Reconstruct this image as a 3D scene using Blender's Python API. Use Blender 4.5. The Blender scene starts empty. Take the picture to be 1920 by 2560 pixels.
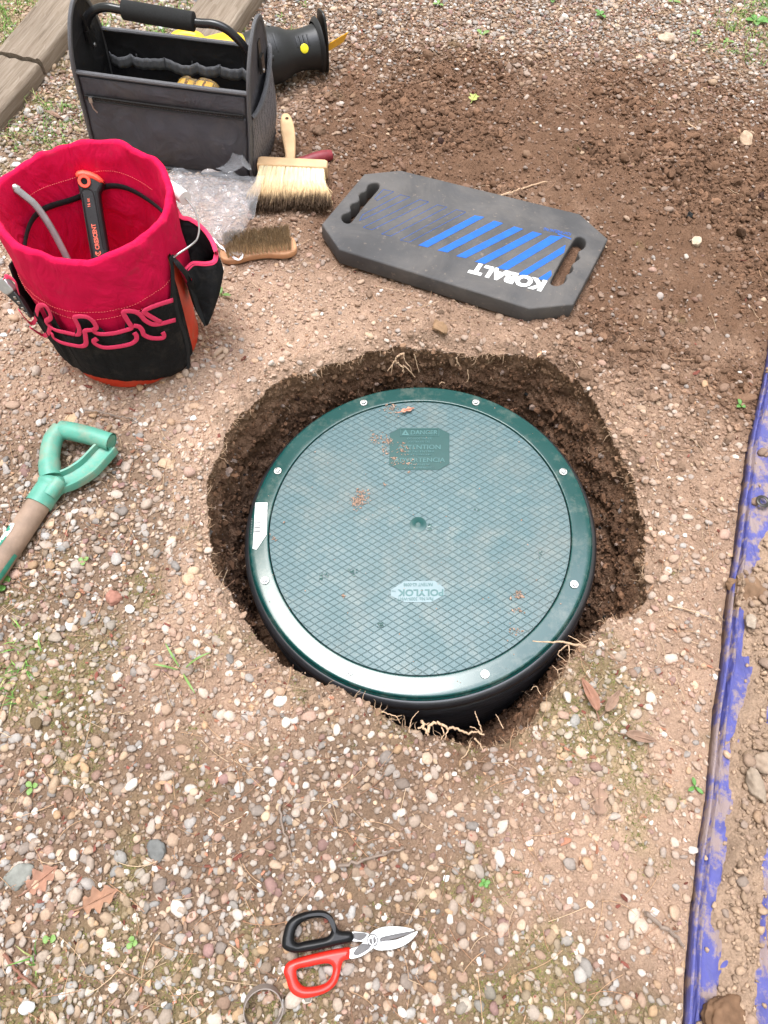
import bpy, math, random
import numpy as np
from mathutils import Vector, Matrix
random.seed(7); rng = np.random.default_rng(11)
S = bpy.context.scene; COL = S.collection
# ------------------------------------------------------------------ camera, light, exposure
RC = np.array([[0.99438823, 0.07165849, -0.07782749], [-0.09918093, 0.88744531, -0.4501155], [0.03681305, 0.45530855, 0.88957232]])
CC = np.array([-0.1614483, -0.548426, 1.14756385]); FP = 1710.02
cam = bpy.data.objects.new('camera', bpy.data.cameras.new('camera')); COL.objects.link(cam)
mw = Matrix([list(RC[i]) + [CC[i]] for i in range(3)] + [[0, 0, 0, 1]]); cam.matrix_world = mw
cam.data.sensor_fit = 'HORIZONTAL'; cam.data.sensor_width = 36; cam.data.lens = 36 * FP / 1920
cam.data.clip_start = .02; cam.data.clip_end = 200; S.camera = cam
S.view_settings.view_transform = 'Standard'; S.view_settings.look = 'None'
S.view_settings.exposure = EXPOSURE = 1.08; S.view_settings.gamma = 1
SUN = Vector((-.19, .22, .955)).normalized()
sl = bpy.data.lights.new('sun', 'SUN'); sl.energy = 1.5; sl.angle = math.radians(24); sl.color = (1, .965, .91)
so = bpy.data.objects.new('sun', sl); COL.objects.link(so); so.rotation_euler = SUN.to_track_quat('Z', 'Y').to_euler()
W = bpy.data.worlds.new('World'); S.world = W; W.use_nodes = True
nt = W.node_tree; nt.nodes.clear(); N = nt.nodes.new; L = nt.links.new
out = N('ShaderNodeOutputWorld'); bg = N('ShaderNodeBackground'); bg.inputs[1].default_value = .12
sky = N('ShaderNodeTexSky'); sky.sky_type = 'NISHITA'; sky.sun_disc = False
sky.sun_elevation = math.asin(SUN.z); sky.sun_rotation = math.atan2(SUN.x, SUN.y)
tc = N('ShaderNodeTexCoord'); sx = N('ShaderNodeSeparateXYZ'); L(tc.outputs['Generated'], sx.inputs[0])
nz = N('ShaderNodeTexNoise'); nz.inputs['Scale'].default_value = 5; nz.inputs['Detail'].default_value = 6; L(tc.outputs['Generated'], nz.inputs['Vector'])
# canopy edge (trees round the yard) below, thin bright cloud above
ad = N('ShaderNodeMath'); ad.operation = 'MULTIPLY_ADD'; L(nz.outputs[0], ad.inputs[0]); ad.inputs[1].default_value = .13; L(sx.outputs[2], ad.inputs[2])
rp = N('ShaderNodeValToRGB'); L(ad.outputs[0], rp.inputs[0]); rp.color_ramp.elements[0].position = .955; rp.color_ramp.elements[1].position = 1.0
rp.color_ramp.elements[0].color = (0, 0, 0, 1); rp.color_ramp.elements[1].color = (1, 1, 1, 1)
cl = N('ShaderNodeMix'); cl.data_type = 'RGBA'; cl.inputs[0].default_value = .8; L(sky.outputs[0], cl.inputs[6]); cl.inputs[7].default_value = (35, 36.5, 41, 1)
tr = N('ShaderNodeMix'); tr.data_type = 'RGBA'; L(rp.outputs[0], tr.inputs[0]); tr.inputs[6].default_value = (3.9, 3.95, 3.6, 1); L(cl.outputs[2], tr.inputs[7])
L(tr.outputs[2], bg.inputs[0]); L(bg.outputs[0], out.inputs[0])

G = .045                       # level of the ground; the lid centre is at the origin

# ------------------------------------------------------------------ helpers
def ray(u, v):                  # u, v in a 1659 x 2212 picture
    return RC @ np.array([(u * 1920 / 1659 - 960) / FP, -(v * 2560 / 2212 - 1280) / FP, -1.])
def at(u, v, z=G):
    d = ray(u, v); return CC + (z - CC[2]) / d[2] * d
def on_plane(u, v, P, n):
    d = ray(u, v); return CC + ((np.array(P) - CC) @ n) / (d @ n) * d
def on_cyl(u, v, cx, cy, r):
    d = ray(u, v); o = CC[:2] - [cx, cy]; a = d[:2] @ d[:2]; b = o @ d[:2]; c = o @ o - r * r; D = b * b - a * c
    t = -b / a if D < 0 else (-b - D ** .5) / a
    return CC + t * d
def proj(X, Y, Z):
    d = (np.stack([X, Y, Z], -1) - CC) @ RC
    return 829.5 + FP * .8641 * d[..., 0] / -d[..., 2], 1106 - FP * .8641 * d[..., 1] / -d[..., 2]
TAB = rng.random((256, 256)).astype(np.float32)
def vn(x, y, s=0):
    x = np.asarray(x, float) + s * 17.31; y = np.asarray(y, float) + s * 9.77
    ix = np.floor(x).astype(int); iy = np.floor(y).astype(int); fx = x - ix; fy = y - iy
    fx = fx * fx * (3 - 2 * fx); fy = fy * fy * (3 - 2 * fy)
    a = TAB[ix & 255, iy & 255]; b = TAB[(ix + 1) & 255, iy & 255]; c = TAB[ix & 255, (iy + 1) & 255]; d = TAB[(ix + 1) & 255, (iy + 1) & 255]
    return (a * (1 - fx) + b * fx) * (1 - fy) + (c * (1 - fx) + d * fx) * fy
def fbm(x, y, f, o=3, s=0):
    r = 0; a = 1; t = 0
    for k in range(o):
        r = r + a * (vn(np.asarray(x) * f, np.asarray(y) * f, s + k * 3) - .5); t += a; a *= .55; f *= 2.03
    return r / t * 2             # about -1 .. 1
def smooth(e0, e1, x):
    t = np.clip((x - e0) / (e1 - e0), 0, 1); return t * t * (3 - 2 * t)

MATS = {}
def mat(name, col, rough=.6, metal=0, var=.12, vs=60, bump=0, bs=400, spec=.5, attr=None, coat=0, alpha=1, trans=0, ior=1.45, wv=None, sheen=0):
    if name in MATS: return MATS[name]
    m = bpy.data.materials.new(name); m.use_nodes = True; n = m.node_tree.nodes; l = m.node_tree.links
    b = n['Principled BSDF']; b.inputs['Roughness'].default_value = rough; b.inputs['Metallic'].default_value = metal
    b.inputs['Specular IOR Level'].default_value = spec; b.inputs['Coat Weight'].default_value = coat
    b.inputs['Transmission Weight'].default_value = trans; b.inputs['Alpha'].default_value = alpha; b.inputs['IOR'].default_value = ior
    if sheen: b.inputs['Sheen Weight'].default_value = sheen
    tc = n.new('ShaderNodeTexCoord'); nz = n.new('ShaderNodeTexNoise'); nz.inputs['Scale'].default_value = vs; nz.inputs['Detail'].default_value = 5
    l.new(tc.outputs['Object'], nz.inputs['Vector'])
    mr = n.new('ShaderNodeMapRange'); l.new(nz.outputs[0], mr.inputs[0]); mr.inputs[1].default_value = .25; mr.inputs[2].default_value = .75
    mr.inputs[3].default_value = 1 - var; mr.inputs[4].default_value = 1 + var
    mx = n.new('ShaderNodeVectorMath'); mx.operation = 'SCALE'; l.new(mr.outputs[0], mx.inputs[3])
    if attr:
        at_ = n.new('ShaderNodeAttribute'); at_.attribute_name = attr; l.new(at_.outputs[0], mx.inputs[0])
    else:
        mx.inputs[0].default_value = col[:3]
    l.new(mx.outputs[0], b.inputs['Base Color'])
    if bump:
        nb = n.new('ShaderNodeTexNoise'); nb.inputs['Scale'].default_value = bs; nb.inputs['Detail'].default_value = 3; l.new(tc.outputs['Object'], nb.inputs['Vector'])
        h = nb.outputs[0]
        if wv:                   # woven cloth
            w1 = n.new('ShaderNodeTexWave'); w1.inputs['Scale'].default_value = wv; l.new(tc.outputs['Object'], w1.inputs['Vector']); w1.bands_direction = 'DIAGONAL'
            aa = n.new('ShaderNodeMath'); l.new(w1.outputs[1], aa.inputs[0]); l.new(nb.outputs[0], aa.inputs[1]); h = aa.outputs[0]
        bm = n.new('ShaderNodeBump'); bm.inputs['Strength'].default_value = bump; bm.inputs['Distance'].default_value = .001
        l.new(h, bm.inputs['Height']); l.new(bm.outputs[0], b.inputs['Normal'])
    m['vn'] = 1; MATS[name] = m; return m

def wrinkle(m, sc, dist, distort=1.2, stretch=(1, 1, 1)):
    n = m.node_tree.nodes; l = m.node_tree.links; b = n['Principled BSDF']; tc = n.new('ShaderNodeTexCoord'); mp = n.new('ShaderNodeMapping'); mp.inputs['Scale'].default_value = stretch; z = n.new('ShaderNodeTexNoise'); z.inputs['Scale'].default_value = sc; z.inputs['Detail'].default_value = 3; z.inputs['Distortion'].default_value = distort
    l.new(tc.outputs['Object'], mp.inputs[0]); l.new(mp.outputs[0], z.inputs[0]); bm = n.new('ShaderNodeBump'); bm.inputs['Distance'].default_value = dist; bm.inputs['Strength'].default_value = 1; l.new(z.outputs[0], bm.inputs['Height'])
    if b.inputs['Normal'].links: l.new(b.inputs['Normal'].links[0].from_socket, bm.inputs['Normal'])
    l.new(bm.outputs[0], b.inputs['Normal']); return m
def grime(m, col, sc, lo, hi, amt):
    n = m.node_tree.nodes; l = m.node_tree.links; b = n['Principled BSDF']; tc = n.new('ShaderNodeTexCoord'); z = n.new('ShaderNodeTexNoise'); z.inputs['Scale'].default_value = sc; z.inputs['Detail'].default_value = 9; z.inputs['Roughness'].default_value = .7; l.new(tc.outputs['Object'], z.inputs[0])
    r = n.new('ShaderNodeMapRange'); r.inputs[1].default_value = lo; r.inputs[2].default_value = hi; r.inputs[4].default_value = amt; l.new(z.outputs[0], r.inputs[0]); x = n.new('ShaderNodeMix'); x.data_type = 'RGBA'; l.new(r.outputs[0], x.inputs[0]); l.new(b.inputs['Base Color'].links[0].from_socket, x.inputs[6]); x.inputs[7].default_value = (*col, 1); l.new(x.outputs[2], b.inputs['Base Color']); return m
def mesh_np(name, V, F, m, parent=None, smooth_=True, colors=None):
    """V (n,3), F (k,3|4) numpy -> object"""
    V = np.asarray(V, np.float32); F = np.asarray(F, np.int32); k, w = F.shape
    me = bpy.data.meshes.new(name); me.vertices.add(len(V)); me.vertices.foreach_set('co', V.ravel())
    me.loops.add(k * w); me.loops.foreach_set('vertex_index', F.ravel()); me.polygons.add(k)
    me.polygons.foreach_set('loop_start', np.arange(0, k * w, w, dtype=np.int32)); me.polygons.foreach_set('use_smooth', np.full(k, smooth_))
    me.update(calc_edges=True)
    if colors is not None:
        ca = me.color_attributes.new('Col', 'FLOAT_COLOR', 'POINT'); c4 = np.ones((len(V), 4), np.float32); c4[:, :3] = colors; ca.data.foreach_set('color', c4.ravel())
    me.materials.append(m); o = bpy.data.objects.new(name, me); COL.objects.link(o)
    if parent: o.parent = parent
    return o
def tag(o, label=None, cat=None, group=None, kind=None):
    if label: o['label'] = label
    if cat: o['category'] = cat
    if group: o['group'] = group
    if kind: o['kind'] = kind
    return o
LOCAL = {}
def thing(name, label, cat, loc=(0, 0, 0), rotz=0, group=None, M=None):
    o = bpy.data.objects.new(name, None); COL.objects.link(o); o.empty_display_size = .05
    if M is None: M = Matrix.Translation(Vector([float(q) for q in loc])) @ Matrix.Rotation(rotz, 4, 'Z')
    o.matrix_world = M; LOCAL[o.name] = np.array(M.inverted()); return tag(o, label, cat, group)
def to_local(t, P):
    A = LOCAL[t.name]; P = np.atleast_2d(np.array(P, float)); return P @ A[:3, :3].T + A[:3, 3]

class MB:
    def __init__(s): s.v = []; s.f = []; s.n = 0
    def add(s, V, F):
        V = [tuple(map(float, p)) for p in V]; s.f += [tuple(int(i) + s.n for i in f) for f in F]; s.v += V; s.n += len(V); return s
    def box(s, c, d, R=None, tap=1):
        x, y, z = [q / 2 for q in d]; P = np.array([(i * x * (tap if k > 0 else 1), j * y * (tap if k > 0 else 1), k * z) for k in (-1, 1) for j in (-1, 1) for i in (-1, 1)])
        if R is not None: P = P @ np.array(R).T
        return s.add(P + np.array(c), [(0, 2, 3, 1), (4, 5, 7, 6), (0, 1, 5, 4), (2, 6, 7, 3), (0, 4, 6, 2), (1, 3, 7, 5)])
    def tube(s, P, r, seg=10, up=None, flat=1., closed=False, caps=True, nrm=None):
        """swept section; r radius or list; flat = thickness ratio along the normal; nrm = per-point normals"""
        P = np.array(P, float); n = len(P); r = np.full(n, r) if np.isscalar(r) else np.array(r, float)
        T = np.gradient(P, axis=0)
        if closed: T = np.roll(P, -1, 0) - np.roll(P, 1, 0)
        T /= np.linalg.norm(T, axis=1)[:, None] + 1e-12
        u = np.array(up if up is not None else (0, 0, 1.)); 
        if abs(T[0] @ u) > .95 and nrm is None and up is None: u = np.array((1., 0, 0))
        V = []
        for i in range(n):
            if nrm is not None: u = np.array(nrm[i], float)
            a = u - (u @ T[i]) * T[i]; a /= np.linalg.norm(a) + 1e-12; b = np.cross(T[i], a)
            if nrm is None and up is None: u = a
            for k in range(seg):
                t = 2 * math.pi * k / seg; V.append(P[i] + r[i] * (math.sin(t) * flat * a + math.cos(t) * b))
        F = [(i * seg + k, i * seg + (k + 1) % seg, (i + 1) * seg + (k + 1) % seg, (i + 1) * seg + k) for i in range(n - 1) for k in range(seg)]
        if closed: F += [((n - 1) * seg + k, (n - 1) * seg + (k + 1) % seg, (k + 1) % seg, k) for k in range(seg)]
        elif caps: F += [tuple(range(seg))[::-1], tuple((n - 1) * seg + k for k in range(seg))]
        return s.add(V, F)
    def lathe(s, prof, c=(0, 0, 0), seg=48, axis=None, cap0=False, cap1=False, fn=None):
        V = []
        for (r, z) in prof:
            for k in range(seg):
                t = 2 * math.pi * k / seg; q = (r * math.cos(t), r * math.sin(t), z)
                V.append(q if fn is None else fn(t, r, z))
        V = np.array(V)
        if axis is not None:
            a = np.array(axis, float); a /= np.linalg.norm(a); u = np.array((0, 0, 1.)) if abs(a[2]) < .9 else np.array((1., 0, 0)); u = u - u @ a * a; u /= np.linalg.norm(u); w = np.cross(u, a)
            V = V[:, :1] * -w + V[:, 1:2] * u + V[:, 2:] * a
        V = V + np.array(c)
        F = [(i * seg + k, i * seg + (k + 1) % seg, (i + 1) * seg + (k + 1) % seg, (i + 1) * seg + k) for i in range(len(prof) - 1) for k in range(seg)]
        if cap0: F.append(tuple(range(seg))[::-1])
        if cap1: F.append(tuple((len(prof) - 1) * seg + k for k in range(seg)))
        return s.add(V, F)
    def grid(s, A):
        A = np.array(A, float); n, m = A.shape[:2]
        return s.add(A.reshape(-1, 3), [(i * m + j, i * m + j + 1, (i + 1) * m + j + 1, (i + 1) * m + j) for i in range(n - 1) for j in range(m - 1)])
    def sheet(s, A, th, d=None):   # grid with thickness
        A = np.array(A, float); n, m = A.shape[:2]
        if d is None:
            gu = np.gradient(A, axis=0); gv = np.gradient(A, axis=1); d = np.cross(gu, gv); d /= np.linalg.norm(d, axis=-1)[..., None] + 1e-12
        B = A - np.array(d) * th; o = n * m
        F = [(i * m + j, i * m + j + 1, (i + 1) * m + j + 1, (i + 1) * m + j) for i in range(n - 1) for j in range(m - 1)]
        F += [tuple(o + q for q in f[::-1]) for f in list(F)]
        bd = [(0, j) for j in range(m)] + [(i, m - 1) for i in range(1, n)] + [(n - 1, j) for j in range(m - 2, -1, -1)] + [(i, 0) for i in range(n - 2, 0, -1)]
        ids = [i * m + j for i, j in bd]
        F += [(ids[k], ids[(k + 1) % len(ids)], ids[(k + 1) % len(ids)] + o, ids[k] + o)[::-1] for k in range(len(ids))]
        return s.add(np.concatenate([A.reshape(-1, 3), B.reshape(-1, 3)]), F)
    def xf(s, fn):
        s.v = [tuple(q) for q in fn(np.array(s.v))]; return s
    def build(s, name, m, parent=None, world=False, smooth_=True, sharp=40):
        V = s.v
        if world and parent is not None: V = [tuple(q) for q in to_local(parent, V)]
        me = bpy.data.meshes.new(name); me.from_pydata(V, [], s.f); me.validate(); me.update()
        me.materials.append(m)
        if smooth_:
            me.polygons.foreach_set('use_smooth', [True] * len(me.polygons))
            if sharp: me.set_sharp_from_angle(angle=math.radians(sharp))
        o = bpy.data.objects.new(name, me); COL.objects.link(o)
        if parent is not None: o.parent = parent
        return o
def crom(P, k=6, closed=False):
    P = [np.array(p, float) for p in P]; n = len(P); out = []
    rngi = range(n if closed else n - 1)
    for i in rngi:
        p1 = P[i]; p2 = P[(i + 1) % n]
        p0 = P[i - 1] if (i > 0 or closed) else 2 * p1 - p2; p3 = P[(i + 2) % n] if (i + 2 < n or closed) else 2 * p2 - p1
        for j in range(k):
            t = j / k; out.append(.5 * (2 * p1 + (p2 - p0) * t + (2 * p0 - 5 * p1 + 4 * p2 - p3) * t * t + (3 * p1 - p0 - 3 * p2 + p3) * t ** 3))
    if not closed: out.append(P[-1])
    return np.array(out)
def curve_mesh(cu):
    o = bpy.data.objects.new('tmp', cu); COL.objects.link(o); dg = bpy.context.evaluated_depsgraph_get()
    me = bpy.data.meshes.new_from_object(o.evaluated_get(dg)); V = np.array([v.co[:] for v in me.vertices]); F = [tuple(p.vertices) for p in me.polygons]
    bpy.data.objects.remove(o); bpy.data.curves.remove(cu); bpy.data.meshes.remove(me); return V, F
def plate(loops, depth, bevel=0, res=1):
    """filled outline (holes = further loops) in xy, from z=0 to z=depth"""
    cu = bpy.data.curves.new('c', 'CURVE'); cu.dimensions = '2D'; cu.fill_mode = 'BOTH'
    cu.extrude = depth / 2 - bevel; cu.bevel_depth = bevel; cu.offset = -bevel; cu.bevel_resolution = res
    for lp in loops:
        sp = cu.splines.new('POLY'); sp.points.add(len(lp) - 1); sp.use_cyclic_u = True
        for i, q in enumerate(lp): sp.points[i].co = (q[0], q[1], 0, 1)
    V, F = curve_mesh(cu); V[:, 2] += depth / 2; return V, F
def letters(txt, bold=0.):
    cu = bpy.data.curves.new('t', 'FONT'); cu.body = txt; cu.extrude = .05; cu.offset = bold; cu.resolution_u = 3
    V, F = curve_mesh(cu); lo = V.min(0); hi = V.max(0); V = (V - lo) / (hi - lo); return V, F
def put_text(mb, txt, P0, P1, P2, th, bold=0.):
    """text box: P0 start of baseline, P1 end of baseline, P2 top of the first letter"""
    V, F = letters(txt, bold); P0, P1, P2 = [np.array(q, float) for q in (P0, P1, P2)]; n = np.cross(P1 - P0, P2 - P0); n /= np.linalg.norm(n)
    mb.add(P0 + V[:, :1] * (P1 - P0) + V[:, 1:2] * (P2 - P0) + V[:, 2:] * n * th, F)
import bmesh
def ico(sub, seed, amp=.18, cut=0.):
    bm = bmesh.new(); bmesh.ops.create_icosphere(bm, subdivisions=sub, radius=1); r = np.random.default_rng(seed)
    V = np.array([v.co[:] for v in bm.verts]); F = np.array([[v.index for v in f.verts] for f in bm.faces]); bm.free()
    ph = r.random(9) * 6
    d = 1 + amp * (np.sin(V[:, 0] * 2.3 + ph[0]) * np.sin(V[:, 1] * 2.1 + ph[1]) + .6 * np.sin(V[:, 2] * 3.3 + ph[2] + V[:, 0] * 2) + .4 * np.sin(V[:, 1] * 5 + ph[3]) * np.sin(V[:, 0] * 4.4 + ph[4]))
    V = V * d[:, None]
    for k in range(9):           # flatten sides
        a = r.normal(size=3); a /= np.linalg.norm(a); t = V @ a; lim = 1 - cut * (1 + r.random()); ov = np.clip(t - lim, 0, None); V = V - ov[:, None] * a * .85
    return V, F
def scatter(name, protos, P, sc, tilt, col, m, smooth_=True):
    n = len(P); yaw = rng.random(n) * 6.283; az = rng.random(n) * 6.283; tl = rng.normal(size=n) * tilt
    cy, sy = np.cos(yaw), np.sin(yaw); Z = np.zeros(n); O = np.ones(n)
    A = np.stack([np.stack([cy, -sy, Z], -1), np.stack([sy, cy, Z], -1), np.stack([Z, Z, O], -1)], 1)
    ax = np.stack([np.cos(az), np.sin(az), Z], -1); c, s_ = np.cos(tl), np.sin(tl)
    K = np.zeros((n, 3, 3)); K[:, 0, 1] = -ax[:, 2]; K[:, 0, 2] = ax[:, 1]; K[:, 1, 0] = ax[:, 2]; K[:, 1, 2] = -ax[:, 0]; K[:, 2, 0] = -ax[:, 1]; K[:, 2, 1] = ax[:, 0]
    Rm = np.eye(3) + s_[:, None, None] * K + (1 - c)[:, None, None] * (K @ K); Rm = Rm @ A
    pid = rng.integers(0, len(protos), n); VV = []; FF = []; CL = []; base = 0
    for k, (V, F) in enumerate(protos):
        I = np.where(pid == k)[0]
        if not len(I): continue
        X = V[None] * sc[I][:, None, :]; X = np.einsum('nij,nvj->nvi', Rm[I], X) + P[I][:, None, :]
        VV.append(X.reshape(-1, 3)); FF.append((F[None] + (base + np.arange(len(I)) * len(V))[:, None, None]).reshape(-1, F.shape[1])); base += len(I) * len(V)
        CL.append(np.repeat(col[I], len(V), 0))
    return mesh_np(name, np.concatenate(VV), np.concatenate(FF), m, None, smooth_, np.concatenate(CL))
# ------------------------------------------------------------------ ground maps (how stony, how dark, how mossy), laid on the ground plane
def grid_map(rows): return np.array([[int(c) for c in r] for r in rows], float) / 9
STONE = grid_map(["349998999999", "888963333567", "667743322244", "543332222222", "433322222333", "444422222332", "554311222343",
                  "776311222243", "886321222243", "875433222443", "665556655543", "675567655543", "877687655443", "987777664443", "998888765543", "999998876653"])
DARK = grid_map(["000013432211", "111159999986", "111179999999", "111258888999", "211223457888", "221111234677", "221112223356",
                 "110022223334", "110022222223", "111122222223", "112222222222", "222222222222", "222222222222", "222222222222", "222222222222", "222222222222"])
MOSS = grid_map(["952210000023", "842000000001", "631000000000", "310000000000", "000000000000", "000000000000", "000000000000",
                 "110000000010", "221000000000", "443100000020", "764422002530", "443433336752", "333333245750", "333433356640", "444444556650", "555555566640"])
def look(M, x, y):
    u, v = proj(np.asarray(x, float), np.asarray(y, float), np.full(np.shape(x), G)); d = (np.stack([np.asarray(x, float), np.asarray(y, float), np.full(np.shape(x), G)], -1) - CC) @ RC
    u = np.where(d[..., 2] < 0, u, 0); v = np.where(d[..., 2] < 0, v, 0)
    c = np.clip(u / 138.25 - .5, 0, 10.999); r = np.clip(v / 138.25 - .5, 0, 14.999); i = r.astype(int); j = c.astype(int); fr = r - i; fc = c - j
    return (M[i, j] * (1 - fc) + M[i, j + 1] * fc) * (1 - fr) + (M[i + 1, j] * (1 - fc) + M[i + 1, j + 1] * fc) * fr
RIM = np.array([(76.3, .396), (86.3, .389), (97.6, .386), (108.7, .393), (117.3, .397), (125.1, .403), (132, .401), (141.3, .401), (148, .403), (155, .398), (161.9, .397), (170.3, .391), (177.3, .386),
  (186.4, .377), (196.9, .365), (206.6, .361), (216.3, .358), (224.9, .354), (233.4, .35), (243.4, .343), (251.4, .351), (260.1, .359), (267.4, .381), (273.5, .393), (280.5, .396), (286.9, .392), (293.4, .376),
  (300.4, .358), (307.1, .353), (316.3, .362), (323.2, .369), (326.3, .392), (329, .412), (333.4, .428), (340.2, .417), (348.4, .414), (356.8, .418), (365.8, .417), (377.2, .42), (387.1, .43), (392.3, .451), (400.2, .458), (409.1, .454), (416.2, .422), (424.3, .399), (430.9, .401)])
def rim_r(th):
    d = np.degrees(th) % 360; a = RIM[:, 0]; a = np.concatenate([a - 360, a, a + 360]); r = np.tile(RIM[:, 1], 3)
    x = np.cos(th) * .4; y = np.sin(th) * .4
    return np.interp(d, a, r) + .016 * np.exp(-((d - 278) / 24) ** 2) + .009 * fbm(x, y, 13, 2, 4) + .005 * fbm(x, y, 32, 3, 5) + .002 * fbm(x, y, 110, 2, 8)
def height(x, y):
    x = np.asarray(x, float); y = np.asarray(y, float); dk = look(DARK, x, y)
    r = np.hypot(x, y); s = r - rim_r(np.arctan2(y, x))
    h = G + .005 * fbm(x, y, 1.7, 2, 1) + .004 * fbm(x, y, 14, 3, 2) + .0022 * fbm(x, y, 60, 3, 3)
    h = h + dk * (.020 * fbm(x, y, 4.5, 2, 4) + .019 * np.abs(fbm(x, y, 24, 4, 6)) + .004 * fbm(x, y, 90, 2, 7))
    near = 1 - smooth(0, .10, s); h = h + near * (.007 * fbm(x, y, 40, 3, 9) + .004 * fbm(x, y, 130, 2, 10))
    h = h - .013 * (1 - smooth(0, .032, s)) * (1 + .8 * fbm(x, y, 25, 2, 12)) + .006 * smooth(0, .03, s) * (1 - smooth(.03, .12, s))
    # a sunken spot and two spoil heaps in the dug soil
    for cx, cy, rr, a in ((.27, 1.28, .10, -.030), (.30, 1.40, .09, .022), (.62, 1.02, .16, .020), (.20, .60, .12, -.006), (.86, .95, .14, .022), (.05, .47, .05, .010)):
        h = h + a * np.exp(-((x - cx) ** 2 + ((y - cy) * 1.2) ** 2) / rr ** 2)
    return h
def soil_color(x, y, wall=None):
    dk = look(DARK, x, y); dk = np.clip(1.2 * dk + .42 * fbm(x, y, 8, 5, 20) * (.25 + dk), 0, 1)
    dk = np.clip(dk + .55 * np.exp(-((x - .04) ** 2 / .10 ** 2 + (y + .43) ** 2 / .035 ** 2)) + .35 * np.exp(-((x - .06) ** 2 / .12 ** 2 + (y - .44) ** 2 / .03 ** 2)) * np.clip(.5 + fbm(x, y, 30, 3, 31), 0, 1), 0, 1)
    dry = np.array((.395, .270, .195)); dark = np.array((.142, .080, .050)); grav = np.array((.190, .128, .088))
    st = look(STONE, x, y); g = smooth(.45, .75, st + .15 * fbm(x, y, 6, 3, 22))
    c = dry * (1 - g[..., None]) + grav * g[..., None]
    c = c * (1 - dk[..., None]) + dark * dk[..., None]
    mo = np.clip(look(MOSS, x, y) + .9 * fbm(x, y, 12, 4, 25) - .45, 0, 1) * 1.0; mo = np.clip(mo * .6, 0, .32)
    c = c * (1 - mo[..., None]) + np.array((.16, .15, .045)) * mo[..., None]
    v = 1 + .16 * fbm(x, y, 25, 3, 27) + .16 * fbm(x, y, 140, 3, 28)
    return np.clip(c * v[..., None], .01, .9)
NT = 1500
def terrain():
    th = np.linspace(0, 2 * np.pi, NT, endpoint=False); rr = rim_r(th)
    s = list(np.arange(0, .14, .0025)); 
    while s[-1] < 1.9: s.append(s[-1] + .0038 + .0012 * s[-1])
    while s[-1] < 45: s.append(s[-1] * 1.12)
    s = np.array(s); Rr = rr[None] + s[:, None]; far = smooth(.2, 1.2, s)[:, None]
    Rr = Rr * (1 - far) + (.4 + s[:, None]) * far
    X = Rr * np.cos(th); Y = Rr * np.sin(th); Z = height(X, Y); C = soil_color(X, Y)
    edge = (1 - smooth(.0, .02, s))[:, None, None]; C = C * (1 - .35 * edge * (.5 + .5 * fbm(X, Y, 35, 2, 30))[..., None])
    # walls of the hole
    K = 80; t = np.linspace(0, 1, K)[1:]
    zt = Z[0]; VX = []; VY = []; VZ = []; VC = []
    wet = np.array((.110, .060, .037)); wet2 = np.array((.25, .15, .098))
    for k in t[::-1]:
        dep = .34 * k; arc = th * .4
        bot = np.maximum(.345, rr - .06)
        und = .010 * np.exp(-((k - .12) / .1) ** 2) + .006 * np.exp(-((k - .4) / .1) ** 2)
        r = rr * (1 - k ** 1.2) + bot * k ** 1.2 + und
        n = .010 * fbm(np.cos(th) * .4 + dep * 1.3, np.sin(th) * .4 - dep * .9, 22, 3, 40) + .006 * fbm(np.cos(th) * .4 - dep * 2, np.sin(th) * .4 + dep * 1.5, 70, 3, 42) + .004 * fbm(arc * 3, dep + arc * 0, 120, 2, 44)
        r = r + n * min(1, k * 12); r = np.maximum(r, .341)
        VX.append(r * np.cos(th)); VY.append(r * np.sin(th)); VZ.append(zt - dep + .003 * fbm(arc * 2, dep + 0 * arc, 60, 2, 47))
        mixv = np.clip(.36 + .9 * fbm(arc * 2.5, dep * 2 + 0 * arc, 14, 4, 48) + .6 * (k < .18) * (1 - k / .18), 0, 1)[:, None]
        VC.append(wet * (1 - mixv) + wet2 * mixv)
    X = np.concatenate([np.array(VX), X]); Y = np.concatenate([np.array(VY), Y]); Z = np.concatenate([np.array(VZ), Z]); C = np.concatenate([np.array(VC), C])
    n, m = X.shape; V = np.stack([X, Y, Z], -1).reshape(-1, 3)
    i, j = np.meshgrid(np.arange(n - 1), np.arange(m), indexing='ij'); j2 = (j + 1) % m
    F = np.stack([i * m + j, (i + 1) * m + j, (i + 1) * m + j2, i * m + j2], -1).reshape(-1, 4)
    # floor of the hole closes the sheet
    V = np.concatenate([V, [[0, 0, -.31]]]); c0 = len(V) - 1; jj = np.arange(m // 2) * 2
    Fc = np.stack([np.full(m // 2, c0), jj, (jj + 1) % m, (jj + 2) % m], -1); F = np.concatenate([F, Fc])
    C = np.concatenate([C.reshape(-1, 3), [wet]])
    return V, F, C, (np.array(VX), np.array(VY), np.array(VZ))
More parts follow.
